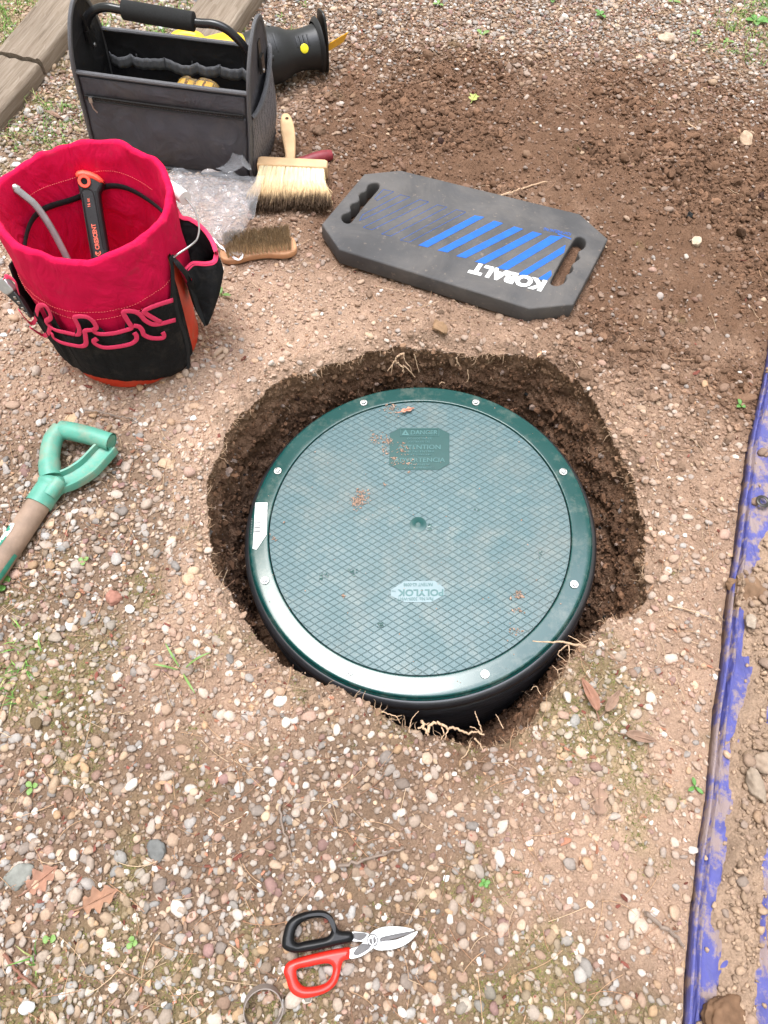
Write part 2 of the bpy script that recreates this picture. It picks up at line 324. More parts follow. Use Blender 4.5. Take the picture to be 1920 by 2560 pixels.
def soil_mat():
    m = mat('soil', (1, 1, 1), rough=.95, var=.22, vs=260, attr='Col', spec=.15); n = m.node_tree.nodes; l = m.node_tree.links; b = n['Principled BSDF']
    tc = n.new('ShaderNodeTexCoord'); a = n.new('ShaderNodeTexNoise'); a.inputs['Scale'].default_value = 190; a.inputs['Detail'].default_value = 8; a.inputs['Roughness'].default_value = .65
    v = n.new('ShaderNodeTexVoronoi'); v.inputs['Scale'].default_value = 230; l.new(tc.outputs['Object'], a.inputs[0]); l.new(tc.outputs['Object'], v.inputs[0])
    ad = n.new('ShaderNodeMath'); ad.operation = 'MULTIPLY_ADD'; l.new(v.outputs[0], ad.inputs[0]); ad.inputs[1].default_value = -.5; l.new(a.outputs[0], ad.inputs[2])
    bm = n.new('ShaderNodeBump'); bm.inputs['Strength'].default_value = .9; bm.inputs['Distance'].default_value = .004; l.new(ad.outputs[0], bm.inputs['Height']); l.new(bm.outputs[0], b.inputs['Normal'])
    return m
SOIL = soil_mat()
V, F, C, WALL = terrain()
tag(mesh_np('ground', V, F, SOIL, colors=C), kind='structure')
CLOD = mat('soil_clod', (1, 1, 1), rough=.95, var=.2, vs=350, attr='Col', spec=.12, bump=.6, bs=500)

# ------------------------------------------------------------------ where stones may lie
BK = np.array((-.535, .455)); PADC = (.177, .673)
TARP = np.array([at(u, v)[:2] for u, v in ((1672, 640), (1650, 790), (1632, 880), (1612, 980), (1600, 1080), (1590, 1160), (1572, 1260), (1562, 1370), (1550, 1480), (1535, 1600), (1520, 1740), (1505, 1850), (1492, 1960), (1484, 2080), (1476, 2212), (1468, 2330), (1455, 2500))])
TARP = TARP[::-1]               # rising y
def tarp_x(y): return np.interp(y, TARP[:, 1], TARP[:, 0], left=TARP[0, 0], right=9)
TB = [((-.915, 1.377), (-.40, 2.75)), ]
def timber_zone(x, y):          # the two edging timbers; filled in by the timber builder
    z = np.zeros(np.shape(x), bool)
    for P in TIMBER_POLY:
        P = np.array(P); ins = np.ones(np.shape(x), bool); c = P.mean(0)
        for i in range(len(P)):
            a = P[i]; b = P[(i + 1) % len(P)]; e = b - a; s1 = e[0] * (np.asarray(y) - a[1]) - e[1] * (np.asarray(x) - a[0]); s0 = e[0] * (c[1] - a[1]) - e[1] * (c[0] - a[0]); ins &= (s1 * s0 > 0)
        z |= ins
    return z
def c1(x, y): return x * .5425 * 1659 / 1920, y * .5425 * 2212 / 2560
def hz(x, y): return at(*c1(x, y), G + .05)[:2]
TIMBER_POLY = [[hz(-160, 238), hz(-10, 238), hz(165, 231), hz(188, 272), hz(402, 0), hz(520, -150), hz(300, -150), hz(212, 2)],
               [hz(-300, 700), hz(-160, 238), hz(160, 234), hz(188, 272), hz(-12, 508), hz(-160, 700)],
               [hz(890, -6), hz(1010, -150), hz(1290, -150), hz(1152, 0), hz(1015, 205), hz(960, 330), hz(700, 300), hz(785, 172)]]
def timber_mask(x, y):
    z = timber_zone(x, y); return z
def in_view(x, y, mg=300):
    u, v = proj(x, y, np.full(np.shape(x), G)); return (u > -mg) & (u < 1659 + mg) & (v > -mg - 40) & (v < 2212 + mg)
def free(x, y, pad=.004):
    r = np.hypot(x, y); ok = r > rim_r(np.arctan2(y, x)) + pad
    ok &= np.hypot(x - BK[0], y - BK[1]) > .128
    ok &= x < tarp_x(y) - .004
    ok &= ~timber_mask(x, y)
    a = math.radians(-23.5); px = (x - PADC[0]) * math.cos(a) + (y - PADC[1]) * math.sin(a); py = -(x - PADC[0]) * math.sin(a) + (y - PADC[1]) * math.cos(a)
    ok &= ~((abs(px) < .27) & (abs(py) < .12))
    return ok & in_view(x, y)
def jgrid(step, x0=-1.5, x1=1.65, y0=-.95, y1=2.3, j=.5):
    X, Y = np.meshgrid(np.arange(x0, x1, step), np.arange(y0, y1, step)); X = X + (rng.random(X.shape) - .5) * step * 2 * j; Y = Y + (rng.random(X.shape) - .5) * step * 2 * j
    return X.ravel(), Y.ravel()
PAL = np.array([(.62, .55, .49), (.50, .42, .36), (.48, .35, .26), (.34, .28, .24), (.27, .26, .25), (.37, .35, .335), (.42, .27, .22), (.24, .14, .13), (.52, .38, .26), (.72, .68, .64), (.18, .18, .18), (.45, .29, .17)])
PW = np.array([11, 14, 15, 15, 10, 12, 10, 6, 6, 4, 4, 4.]); PW /= PW.sum()
def stone_col(n, x, y, dusty=.25):
    c = .95 * PAL[rng.choice(len(PAL), n, p=PW)] * (1 + .14 * rng.normal(size=(n, 1))); so_ = soil_color(x, y); d = np.clip(dusty + .25 * rng.normal(size=(n, 1)), 0, .9)
    dk = look(DARK, x, y)[:, None]; d = np.clip(d + .75 * dk * rng.random((n, 1)) ** .6 + .3 * (1 - look(STONE, x, y))[:, None], 0, .92)
    return np.clip(c * (1 - d) + so_ * 1.15 * d, .02, .60)
PEB = [ico(2, k, .16, .20) for k in range(24)]; PEBS = [ico(1, k + 50, .15, .1) for k in range(6)]; CHIP = [ico(2, k + 200, .30, .30) for k in range(12)]; CLO = [ico(2, k + 90, .42, .12) for k in range(6)]; CLOS = [ico(1, k + 130, .42, .15) for k in range(10)]
STONEM = mat('pebble', (1, 1, 1), rough=.78, var=.16, vs=320, attr='Col', spec=.3, bump=.25, bs=600)
def pebbles():
    X, Y = jgrid(.0112, j=.65); D = look(STONE, X, Y); cl = fbm(X, Y, 9, 3, 60); D = D * (1 - .3 * look(DARK, X, Y))
    p = np.clip(1.38 * D ** 1.2 + .34 * cl * np.minimum(1, D * 2), 0, 1); k = (rng.random(len(X)) < p) & free(X, Y); X = X[k]; Y = Y[k]; n = len(X)
    a = np.clip(rng.lognormal(math.log(.0052), .33, n), .0024, .0125); sc = np.stack([a * (1 + .28 * rng.random(n)), a * (.72 + .22 * rng.random(n)), a * (.40 + .28 * rng.random(n))], -1)
    up = rng.random(n) * .0025 * look(STONE, X, Y)
    P = np.stack([X, Y, height(X, Y) + sc[:, 2] * (-.15 + .6 * rng.random(n)) + up], -1); c = stone_col(n, X, Y)
    tag(scatter('gravel', PEB, P, sc, .32, c, STONEM), kind='stuff')
    X, Y = jgrid(.0078, j=.8); D = look(STONE, X, Y) * (1 - .6 * look(DARK, X, Y)); k = (rng.random(len(X)) < np.clip(.06 + .62 * D + .25 * fbm(X, Y, 11, 3, 61), 0, .8)) & free(X, Y); X = X[k]; Y = Y[k]; n = len(X)
    a = np.clip(rng.lognormal(math.log(.0030), .28, n), .0015, .0055); sc = np.stack([a * (1 + .4 * rng.random(n)), a * (.65 + .3 * rng.random(n)), a * (.4 + .4 * rng.random(n))], -1); P = np.stack([X, Y, height(X, Y) + sc[:, 2] * (.1 + .6 * rng.random(n)) + .0012 * D[k]], -1)
    tag(scatter('small_chips', CHIP, P, sc, .45, stone_col(n, X, Y, .45), STONEM), kind='stuff')
    X, Y = jgrid(.0065, j=.7); D = look(STONE, X, Y); cl = fbm(X, Y, 14, 3, 63); dkk = look(DARK, X, Y); p = np.clip(.10 + .38 * D + .34 * cl - .25 * dkk, .02, .8); k = (rng.random(len(X)) < p) & free(X, Y, 0); X = X[k]; Y = Y[k]; n = len(X)
    a = rng.gamma(5, .00036, n) + .0006; sc = np.stack([a * 1.2, a * .95, a * .75], -1); P = np.stack([X, Y, height(X, Y) + sc[:, 2] * .45], -1)
    tag(scatter('grit', PEBS, P, sc, .4, stone_col(n, X, Y, .78), STONEM), kind='stuff')
def clods():
    X, Y = jgrid(.0062, j=.8); D = look(DARK, X, Y); r = np.hypot(X, Y); s = r - rim_r(np.arctan2(Y, X))
    near = np.exp(-np.clip(s, 0, 1) / .035) * .6; msk = smooth(-.25, .45, fbm(X, Y, 7, 3, 68)); p = np.clip((.08 + .95 * D) * (.25 + .9 * msk) + near + .35 * fbm(X, Y, 8, 3, 66) * (D + near + .1), 0, .95); k = (rng.random(len(X)) < p) & free(X, Y, -.003); X = X[k]; Y = Y[k]; n = len(X)
    a = np.clip(rng.gamma(1.25, .00115, n) * (.7 + 1.0 * msk[k] * D[k]) + .0007, 0, .015); sc = np.stack([a * 1.15, a, a * .8], -1); P = np.stack([X, Y, height(X, Y) + sc[:, 2] * .35], -1)
    c = soil_color(X, Y) * (1 + .22 * rng.normal(size=(n, 1)))
    b = a > .0036
    tag(scatter('soil_crumbs', CLOS, P[~b], sc[~b], .6, np.clip(c[~b], .02, .8), CLOD, True), kind='stuff')
    tag(scatter('soil_clods', CLO, P[b], sc[b], .6, np.clip(c[b], .02, .8), CLOD, False), kind='stuff')
    WX, WY, WZ = WALL; n = 17000; i = (79 * (1 - rng.random(n) ** 1.4)).astype(int).clip(0, 78); j = rng.integers(0, NT, n)
    r0 = np.hypot(WX[i, j], WY[i, j]); P = np.stack([WX[i, j], WY[i, j], WZ[i, j]], -1); a = np.minimum(np.clip(rng.gamma(1.4, .0015, n) + .0006, 0, .0105), np.clip((r0 - .338) * .8, .001, 1)); sc = np.stack([a, a * .9, a * .8], -1)
    k = 1 - i / 79.; wet = np.array((.13, .07, .042)); c = np.repeat(wet[None], n, 0) * (1 + .35 * rng.normal(size=(n, 1))) + .10 * (rng.random((n, 1)) < .06) + np.where(k < .16, .11, 0)[:, None] * np.array((1.1, .75, .5))
    tag(scatter('wall_clods', CLOS, P, sc, .8, np.clip(c, .02, .6), CLOD, False), kind='stuff')
pebbles(); clods()
# ------------------------------------------------------------------ septic riser with its green cover
TL_ = np.array([[math.cos(math.radians(5)), 0, -math.sin(math.radians(5))], [0, 1, 0], [math.sin(math.radians(5)), 0, math.cos(math.radians(5))]])
LM = Matrix([list(r) + [0] for r in TL_] + [[0, 0, 0, 1]]) @ Matrix.Rotation(math.radians(-7.5537), 4, 'Z')
lid = thing('riser_cover', 'round green ribbed plastic septic cover bolted onto a black riser in the hole', 'septic cover', M=LM)
LR = np.array(LM)[:3, :3]
def lp(u, v, z=.0):            # picture point -> lid plane, lid coordinates
    P = on_plane(u, v, LR[:, 2] * z, LR[:, 2]); return P @ LR
def c5(x, y): return (450 + .7535 * x) * .8641, (820 + .7537 * y) * .8641
def c7(x, y): return (900 + .18083 * x) * .8641, (1000 + .18083 * y) * .8641
def c8(x, y): return (600 + .3014 * x) * .8641, (1200 + .3014 * y) * .8641
def green_mat(name, col, rough, grid=False):
    m = mat(name, col, rough=rough, var=.06, vs=18, spec=.5); n = m.node_tree.nodes; l = m.node_tree.links; b = n['Principled BSDF']
    tc = n.new('ShaderNodeTexCoord'); nz = n.new('ShaderNodeTexNoise'); nz.inputs['Scale'].default_value = 9; nz.inputs['Detail'].default_value = 8; nz.inputs['Roughness'].default_value = .7
    l.new(tc.outputs['Object'], nz.inputs[0]); r = n.new('ShaderNodeMapRange'); l.new(nz.outputs[0], r.inputs[0]); r.inputs[1].default_value = .3; r.inputs[2].default_value = .7; r.inputs[3].default_value = rough * .75; r.inputs[4].default_value = rough * 1.35
    l.new(r.outputs[0], b.inputs['Roughness'])
    # dust smears
    nd = n.new('ShaderNodeTexNoise'); nd.inputs['Scale'].default_value = 22; nd.inputs['Detail'].default_value = 10; nd.inputs['Roughness'].default_value = .75; l.new(tc.outputs['Object'], nd.inputs[0])
    rd = n.new('ShaderNodeMapRange'); l.new(nd.outputs[0], rd.inputs[0]); rd.inputs[1].default_value = .50; rd.inputs[2].default_value = .78; rd.inputs[4].default_value = .30
    src = b.inputs['Base Color'].links[0].from_socket
    mx = n.new('ShaderNodeMix'); mx.data_type = 'RGBA'; l.new(rd.outputs[0], mx.inputs[0]); l.new(src, mx.inputs[6]); mx.inputs[7].default_value = (.36, .34, .28, 1); cur = mx.outputs[2]
    if grid:
        sp = n.new('ShaderNodeSeparateXYZ'); l.new(tc.outputs['Object'], sp.inputs[0]); hs = []
        def M(op, a, b_=None, c=None):
            q = n.new('ShaderNodeMath'); q.operation = op
            for i, s in enumerate((a, b_, c)):
                if s is None: continue
                if isinstance(s, (int, float)): q.inputs[i].default_value = s
                else: l.new(s, q.inputs[i])
            return q.outputs[0]
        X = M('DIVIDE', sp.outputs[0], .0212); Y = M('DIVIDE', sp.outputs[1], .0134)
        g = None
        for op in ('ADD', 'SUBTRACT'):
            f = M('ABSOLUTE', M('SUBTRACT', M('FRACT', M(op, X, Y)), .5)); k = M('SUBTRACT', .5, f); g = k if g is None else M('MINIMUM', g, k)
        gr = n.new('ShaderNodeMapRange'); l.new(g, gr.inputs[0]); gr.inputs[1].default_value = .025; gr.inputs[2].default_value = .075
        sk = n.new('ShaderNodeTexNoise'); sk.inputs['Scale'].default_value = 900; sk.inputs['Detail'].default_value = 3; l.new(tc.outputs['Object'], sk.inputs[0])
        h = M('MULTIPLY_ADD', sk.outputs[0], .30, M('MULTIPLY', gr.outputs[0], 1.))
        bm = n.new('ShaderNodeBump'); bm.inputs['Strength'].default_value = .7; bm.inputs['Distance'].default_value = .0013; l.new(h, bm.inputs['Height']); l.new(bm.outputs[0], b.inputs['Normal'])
        m2 = n.new('ShaderNodeMix'); m2.data_type = 'RGBA'; l.new(gr.outputs[0], m2.inputs[0]); m2.inputs[6].default_value = (col[0] * .60, col[1] * .66, col[2] * .64, 1); l.new(cur, m2.inputs[7]); cur = m2.outputs[2]  # grooves painted darker: shade of the recesses put into the colour
        # mineral speckle of the moulded grip surface
        sm = n.new('ShaderNodeMapRange'); l.new(sk.outputs[0], sm.inputs[0]); sm.inputs[1].default_value = .35; sm.inputs[2].default_value = .65; sm.inputs[3].default_value = .75; sm.inputs[4].default_value = 1.3
        sc = n.new('ShaderNodeVectorMath'); sc.operation = 'SCALE'; l.new(cur, sc.inputs[0]); l.new(sm.outputs[0], sc.inputs[3]); cur = sc.outputs[0]
    l.new(cur, b.inputs['Base Color']); return m
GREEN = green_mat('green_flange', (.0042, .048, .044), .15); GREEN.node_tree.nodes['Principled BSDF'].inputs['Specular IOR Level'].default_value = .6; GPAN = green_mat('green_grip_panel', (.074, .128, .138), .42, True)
GPL = mat('green_smooth', (.006, .055, .052), rough=.35, var=.08); GEMB = mat('green_embossed', (.045, .13, .13), rough=.4); BLK = mat('black_riser', (.016, .016, .018), rough=.30, var=.3, vs=30, spec=.8)  # embossed green lightened: light caught by the raised lettering is put into its colour
GLT = mat('pale_green_plate', (.13, .20, .22), rough=.35, var=.05); STEEL = mat('zinc', (.50, .49, .48), rough=.38, metal=1, var=.1, vs=200); WHITE = mat('white_label', (.82, .82, .80), rough=.5, var=.03); INK = mat('grey_ink', (.12, .12, .12), rough=.6)
grime(GPAN, (.22, .19, .155), 6, .48, .72, .30); grime(GREEN, (.10, .12, .10), 40, .58, .72, .25)
b = MB(); b.lathe([(.2822, -.004), (.2824, -.001), (.2832, 0), (.2845, .0002), (.292, .0002), (.300, .0002), (.308, .0001), (.3140, 0), (.3165, -.0004), (.3180, -.0020), (.3185, -.004), (.3188, -.0075), (.3205, -.0085), (.3215, -.010), (.3215, -.0135), (.316, -.014)], seg=160); b.build('flange', GREEN, lid, sharp=60)
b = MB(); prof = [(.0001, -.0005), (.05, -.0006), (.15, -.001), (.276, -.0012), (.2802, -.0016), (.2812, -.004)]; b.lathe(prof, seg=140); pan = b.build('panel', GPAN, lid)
b = MB(); rp_ = [(.300, -.0135), (.322, -.0145), (.3272, -.0160), (.3305, -.0200), (.3325, -.0250), (.3330, -.0300), (.3310, -.0335)]
z = -.036
while z > -.30: rp_ += [(.3280, z), (.3282, z - .016), (.3310, z - .0175), (.3345, z - .0195), (.3355, z - .0215), (.3345, z - .0235), (.3285, z - .0245)]; z -= .026
b.lathe(rp_, seg=160); b.build('riser_pipe', BLK, lid, sharp=50)
for k in range(8):
    a = math.radians(112.5 - 45 * k); x, y = .300 * math.cos(a), .300 * math.sin(a)
    b = MB(); b.lathe([(.0001, .0008), (.0074, .0008), (.0076, .0020), (.0070, .0026), (.0001, .0026)], c=(x, y, 0), seg=20); w = b.build('washer', STEEL, None)
    h = MB(); ph = random.random() * 6
    h.lathe([(.0052, .0026), (.0052, .0058), (.0045, .0068), (.0028, .0074), (.0001, .0075)], c=(x, y, 0), seg=6 if k % 2 == 0 else 6, fn=lambda t, r, z_: (r * math.cos(t + ph), r * math.sin(t + ph), z_)); o = h.build('bolt', STEEL, lid, sharp=35); w.parent = o
# label sticker with bars
def lid_poly(px, fn, z): return [lp(*fn(*q), z)[:2] for q in px]
V, F = plate([lid_poly([(128, 190), (228, 187), (219, 455), (138, 578), (106, 572), (118, 380)], c8, .001)], .0005); V[:, 2] += .0014; b = MB(); b.add(V, F); st = b.build('sticker', WHITE, lid, smooth_=False)
b = MB(); p0 = lp(*c8(150, 322), .001); p1 = lp(*c8(143, 440), .001); d = (p1 - p0); L_ = np.linalg.norm(d[:2]); d /= L_; q = np.array((-d[1], d[0], 0)); ang = math.atan2(d[1], d[0]); s_ = 0; R2 = [[math.cos(ang), -math.sin(ang), 0], [math.sin(ang), math.cos(ang), 0], [0, 0, 1]]
while s_ < L_: w_ = random.choice((.0006, .0010, .0016)); b.box(p0 + d * s_ + np.array((0, 0, .0022 - p0[2])), (w_, .012, .0003), R2); s_ += w_ + random.choice((.0008, .0013))
s_ = 0
while s_ < L_ * 1.05: w_ = .0022; b.box(p0 + d * s_ - q * .0115 + np.array((0, 0, .0022 - p0[2])), (w_ * .6, .0022, .0003), R2); s_ += .0034
b.build('barcode', INK, st, smooth_=False)
# danger plate
pl = lid_poly([(555, 388), (1088, 388), (1236, 466), (1236, 880), (1090, 966), (555, 966), (402, 888), (412, 466)], c7, 0)
V, F = plate([pl], .0007); V[:, 2] -= .0007; b = MB(); b.add(V, F); dp = b.build('warning_plate', GPL, lid, smooth_=False)
b = MB(); zt = .0003
def lt(mb, txt, p, fn, z=zt, th=.0005, bold=0): P = [lp(*fn(*q), z) for q in p]; put_text(mb, txt, *P, th, bold)
lt(b, 'DANGER', [(700, 480), (1072, 476), (704, 420)], c7, bold=.012); lt(b, 'DO NOT ENTER', [(655, 548), (990, 548), (658, 520)], c7, bold=.01); lt(b, 'POISONOUS GAS', [(665, 592), (965, 592), (667, 565)], c7, bold=.01)
lt(b, 'ATTENTION', [(520, 685), (1112, 682), (524, 622)], c7, bold=.012); lt(b, 'NE PAS ENTRER', [(640, 728), (1030, 724), (642, 702)], c7, bold=.01); lt(b, 'GAZ TOXIQUES', [(660, 772), (990, 770), (662, 748)], c7, bold=.01)
lt(b, 'ADVERTENCIA', [(470, 862), (1175, 858), (475, 802)], c7, bold=.012); lt(b, 'NO ENTRE', [(680, 905), (970, 903), (682, 882)], c7, bold=.01); lt(b, 'GASES VENENOSOS', [(625, 950), (1020, 948), (627, 926)], c7, bold=.01)
for a1, a2 in (((560, 405), (1090, 403)), ((560, 497), (1090, 495)), ((560, 405), (560, 497)), ((1090, 403), (1090, 495))):
    b.tube([lp(*c7(*a1), zt + .0002), lp(*c7(*a2), zt + .0002)], .0005, 6)
V, F = plate([lid_poly([(572, 488), (628, 408), (680, 488)], c7, zt), lid_poly([(615, 470), (628, 440), (642, 470)], c7, zt)], .0006); V[:, 2] += .0002; b.add(V, F)
b.build('lettering', GEMB, dp, smooth_=False)
# maker's plate, read from the far side
pl = lid_poly([(700, 868), (745, 840), (845, 838), (877, 862), (877, 885), (832, 910), (745, 909), (700, 888)], c5, 0)
V, F = plate([pl], .0007); V[:, 2] -= .0007; b = MB(); b.add(V, F); mp_ = b.build('maker_plate', GLT, lid, smooth_=False)
b = MB(); lt(b, 'POLYLOK', [(874, 866), (722, 867), (874, 889)], c5, bold=.03); lt(b, 'Part No. 3009-WHT', [(840, 893), (722, 893), (840, 904)], c5, bold=.01); lt(b, 'PATENT 62-0098', [(838, 845), (742, 846), (838, 856)], c5, bold=.01); lt(b, 'TM', [(716, 868), (703, 868), (716, 875)], c5)
b.build('lettering', mat('green_grey_letter', (.05, .13, .13), rough=.5), mp_, smooth_=False)
b = MB(); hc = lp(*c5(790, 652), 0); b.lathe([(.0158, -.001), (.0158, .0003), (.0145, .0006), (.008, .0004), (.0068, .0012), (.0055, .0013), (.0045, .0002), (.0001, .0002)], c=(hc[0], hc[1], 0), seg=28); b.build('hub', GPL, lid)
# drilled seepage dimples: small dark drops of water on the panel
WET = mat('water_drop', (.01, .06, .05), rough=.05, spec=.8)
b = MB()
for (x, y) in ((470, 828), (572, 808), (665, 988), (828, 664), (988, 608), (1196, 748), (482, 820), (580, 815), (832, 655), (673, 982)):
    c = lp(*c5(x, y), 0); 
    for k in range(4): q_ = random.uniform(.0012, .0026); b.lathe([(q_, -.0005), (q_ * .8, .0009), (.0001, .0012)], c=(c[0] + random.gauss(0, .003), c[1] + random.gauss(0, .003), 0), seg=10)
b.build('water_drops', WET, None)
o = bpy.data.objects['water_drops']; o.matrix_world = LM; tag(o, kind='stuff')
# soil smears and crumbs on the cover
sp = []; 
for (x, y, n_, sg) in ((700, 270, 30, 13), (650, 365, 24, 14), (690, 375, 25, 8), (740, 400, 30, 12), (755, 440, 18, 14), (720, 440, 16, 10), (680, 410, 10, 10), (590, 575, 70, 14), (595, 545, 18, 7), (610, 560, 16, 12), (542, 888, 10, 3), (680, 520, 6, 4), (1120, 885, 24, 8), (1125, 935, 10, 10), (1110, 1005, 12, 16), (760, 480, 4, 5), (310, 700, 10, 8)):
    for _ in range(int(n_ * 2.2)):
        c = lp(*c5(x + random.gauss(0, sg), y + random.gauss(0, sg * .8)), 0); sp.append((c[0], c[1]))
for _ in range(150): a = random.random() * 6.28; r = random.random() ** .5 * .31; sp.append((r * math.cos(a), r * math.sin(a)))
sp = np.array(sp); n = len(sp); a = rng.gamma(2, .0006, n) + .0003; big = np.arange(n) < n - 150; a = np.where(big, a * .62, a * .45); P = np.stack([sp[:, 0], sp[:, 1], np.full(n, .0006)], -1) @ LR.T
tag(scatter('soil_smears', CLOS, P, np.stack([a * 1.5, a, a * .10], -1), .02, np.clip(np.array((.36, .24, .18)) * (1 + .15 * rng.normal(size=(n, 1))), .03, .8), CLOD), kind='stuff')
def leaf(name, label, P0, ang, L_, w_, m, curl=.3, lobes=0, cat='leaf', tilt=0, group=None):
    t = thing(name, label, cat, P0, ang, group); n1, n2 = 15, 7; A = np.zeros((n1, n2, 3)); s0 = random.random() * 9
    for i in range(n1):
        for j in range(n2):
            u = i / (n1 - 1); v = (j / (n2 - 1) - .5) * 2; wd = w_ * (math.sin(math.pi * min(.97, u ** .8 * .93 + .05)) ** .8) * (1 + (.45 * math.sin(u * lobes * 6.28) if lobes else 0))
            A[i, j] = (u * L_, v * wd, abs(v) ** 1.6 * wd * curl + .002 + L_ * .10 * math.sin(u * 2.6 + s0) * curl + abs(.0015 * math.sin(v * 3 + u * 9 + s0)))
    A[..., 2] += .001 + A[..., 0] * tilt - min(0, (A[..., 2] + A[..., 0] * tilt).min()); b = MB(); b.sheet(A, .0004); b.build('blade', m, t, sharp=0)
    b = MB(); b.tube(crom([(-L_ * .3, L_ * .04, .002), (-L_ * .1, 0, .0025), (L_ * .5, 0, .003 + A[n1 // 2, n2 // 2, 2]), (L_ * .92, 0, A[-2, n2 // 2, 2] + .001)], 4), [.0010] * 12 + [.0004], 5); b.build('stem', m, t); return t
DRY = mat('dry_leaf', (.36, .17, .09), rough=.8, var=.3, vs=90, bump=.4, bs=200); PINKL = mat('leaf_scrap', (.55, .25, .17), rough=.8, var=.2, vs=200)
c = LR @ lp(*c5(755, 280), .001); leaf('leaf_scrap', 'pinkish dry leaf scrap lying at the top of the green cover', c + [-.013, 0, .0012], .25, .028, .0045, PINKL, .2, 2, tilt=.0)

# ------------------------------------------------------------------ kneeling pad
def c4(x, y): return (760 + .4822 * x) * .8641, (380 + .4822 * y) * .8641
ZP = G + .044; pc = at(*c4(830, 440), ZP)
pad = thing('kneeling_pad', 'thick charcoal foam kneeling pad with blue stripes and two hand holes', 'kneeling pad', (pc[0], pc[1], G + .004), math.radians(-23.5))
def pp(px, fn=c4, z=ZP): return np.array([to_local(pad, at(*fn(*q), z))[0][:2] for q in px])
FOAM = mat('charcoal_foam', (.066, .064, .066), rough=.72, var=.22, vs=14, bump=.25, bs=700, spec=.35)
_n = FOAM.node_tree; _b = _n.nodes['Principled BSDF']; _tc = _n.nodes.new('ShaderNodeTexCoord'); _z = _n.nodes.new('ShaderNodeTexNoise'); _z.inputs['Scale'].default_value = 7; _z.inputs['Detail'].default_value = 9; _z.inputs['Roughness'].default_value = .72; _z.inputs['Distortion'].default_value = .6
_n.links.new(_tc.outputs['Object'], _z.inputs[0]); _r = _n.nodes.new('ShaderNodeMapRange'); _r.inputs[1].default_value = .42; _r.inputs[2].default_value = .75; _r.inputs[4].default_value = .45; _n.links.new(_z.outputs[0], _r.inputs[0])
_m = _n.nodes.new('ShaderNodeMix'); _m.data_type = 'RGBA'; _n.links.new(_r.outputs[0], _m.inputs[0]); _n.links.new(_b.inputs['Base Color'].links[0].from_socket, _m.inputs[6]); _m.inputs[7].default_value = (.19, .165, .145, 1); _n.links.new(_m.outputs[2], _b.inputs['Base Color'])
wrinkle(FOAM, 9, .006, .5); grime(FOAM, (.26, .20, .16), 70, .60, .70, .5)
outl = pp([(92, 372), (312, 112), (500, 93), (1430, 320), (1577, 450), (1397, 790), (1168, 812), (182, 505)])
hl = pp([(333, 170), (352, 160), (380, 158), (391, 170), (385, 190), (350, 232), (300, 290), (258, 345), (242, 363), (222, 368), (203, 358), (194, 338), (202, 322), (228, 312), (243, 300), (238, 280), (250, 266), (276, 258), (288, 244), (285, 224), (296, 210), (318, 202), (326, 188)])
hr = pp([(1398, 458), (1418, 440), (1440, 440), (1459, 456), (1461, 480), (1447, 500), (1425, 512), (1424, 532), (1430, 548), (1408, 566), (1390, 582), (1396, 602), (1386, 622), (1362, 634), (1362, 655), (1348, 676), (1320, 690), (1295, 690), (1280, 680), (1284, 660), (1330, 570)])
V, F = plate([outl, crom(np.c_[hl, hl[:, 0] * 0], 3, True)[:, :2], crom(np.c_[hr, hr[:, 0] * 0], 3, True)[:, :2]], .040, .0035, 2); b = MB(); b.add(V, F); b.build('foam_body', FOAM, pad, sharp=50)
BLUE = mat('blue_print', (.006, .10, .46), rough=.5, var=.12, vs=60); PWH = mat('white_print', (.78, .78, .76), rough=.6, var=.1, vs=80)
zt = .0402
for q in ([(885, 330), (935, 338), (640, 495), (592, 484)], [(985, 357), (1032, 370), (742, 521), (692, 510)], [(1090, 387), (1136, 400), (837, 551), (788, 540)], [(1185, 413), (1234, 425), (937, 580), (885, 570)], [(1278, 434), (1345, 440), (1052, 613), (1000, 602)], [(1356, 482), (1348, 522), (1147, 645), (1110, 632)], [(1281, 614), (1283, 640), (1256, 669), (1212, 657)]):
    V, F = plate([pp(q)], .0005); V[:, 2] += zt - .0001; b = MB(); b.add(V, F); b.build('printed_stripe', BLUE, pad, smooth_=False)
for q in ([(412, 195), (465, 206), (378, 252), (366, 240)], [(500, 222), (549, 234), (305, 350), (288, 356), (303, 326)], [(600, 247), (646, 259), (352, 404), (306, 391)], [(692, 274), (741, 286), (450, 436), (402, 426)], [(790, 299), (838, 312), (546, 468), (498, 457)]):
    P = pp(q); b = MB(); b.tube(np.c_[P, np.full(len(P), zt)][[*range(len(P)), 0]], .0005, 4, up=(0, 0, 1)); b.build('printed_outline', BLUE, pad, smooth_=False)
b = MB(); T3 = lambda q: np.append(pp([q])[0], zt); put_text(b, 'KOBALT', T3((1262, 668)), T3((884, 571)), T3((1228, 725)), .0005, .06); b.build('brand_lettering', PWH, pad, smooth_=False)
b = MB(); put_text(b, 'FOAM KNEELING PAD', T3((1385, 420)), T3((1245, 392)), T3((1380, 434)), .0004, .0); b.box(T3((1350, 438)), (.032, .003, .0005), [[.98, .17, 0], [-.17, .98, 0], [0, 0, 1]]); b.build('small_print', BLUE, pad, smooth_=False)

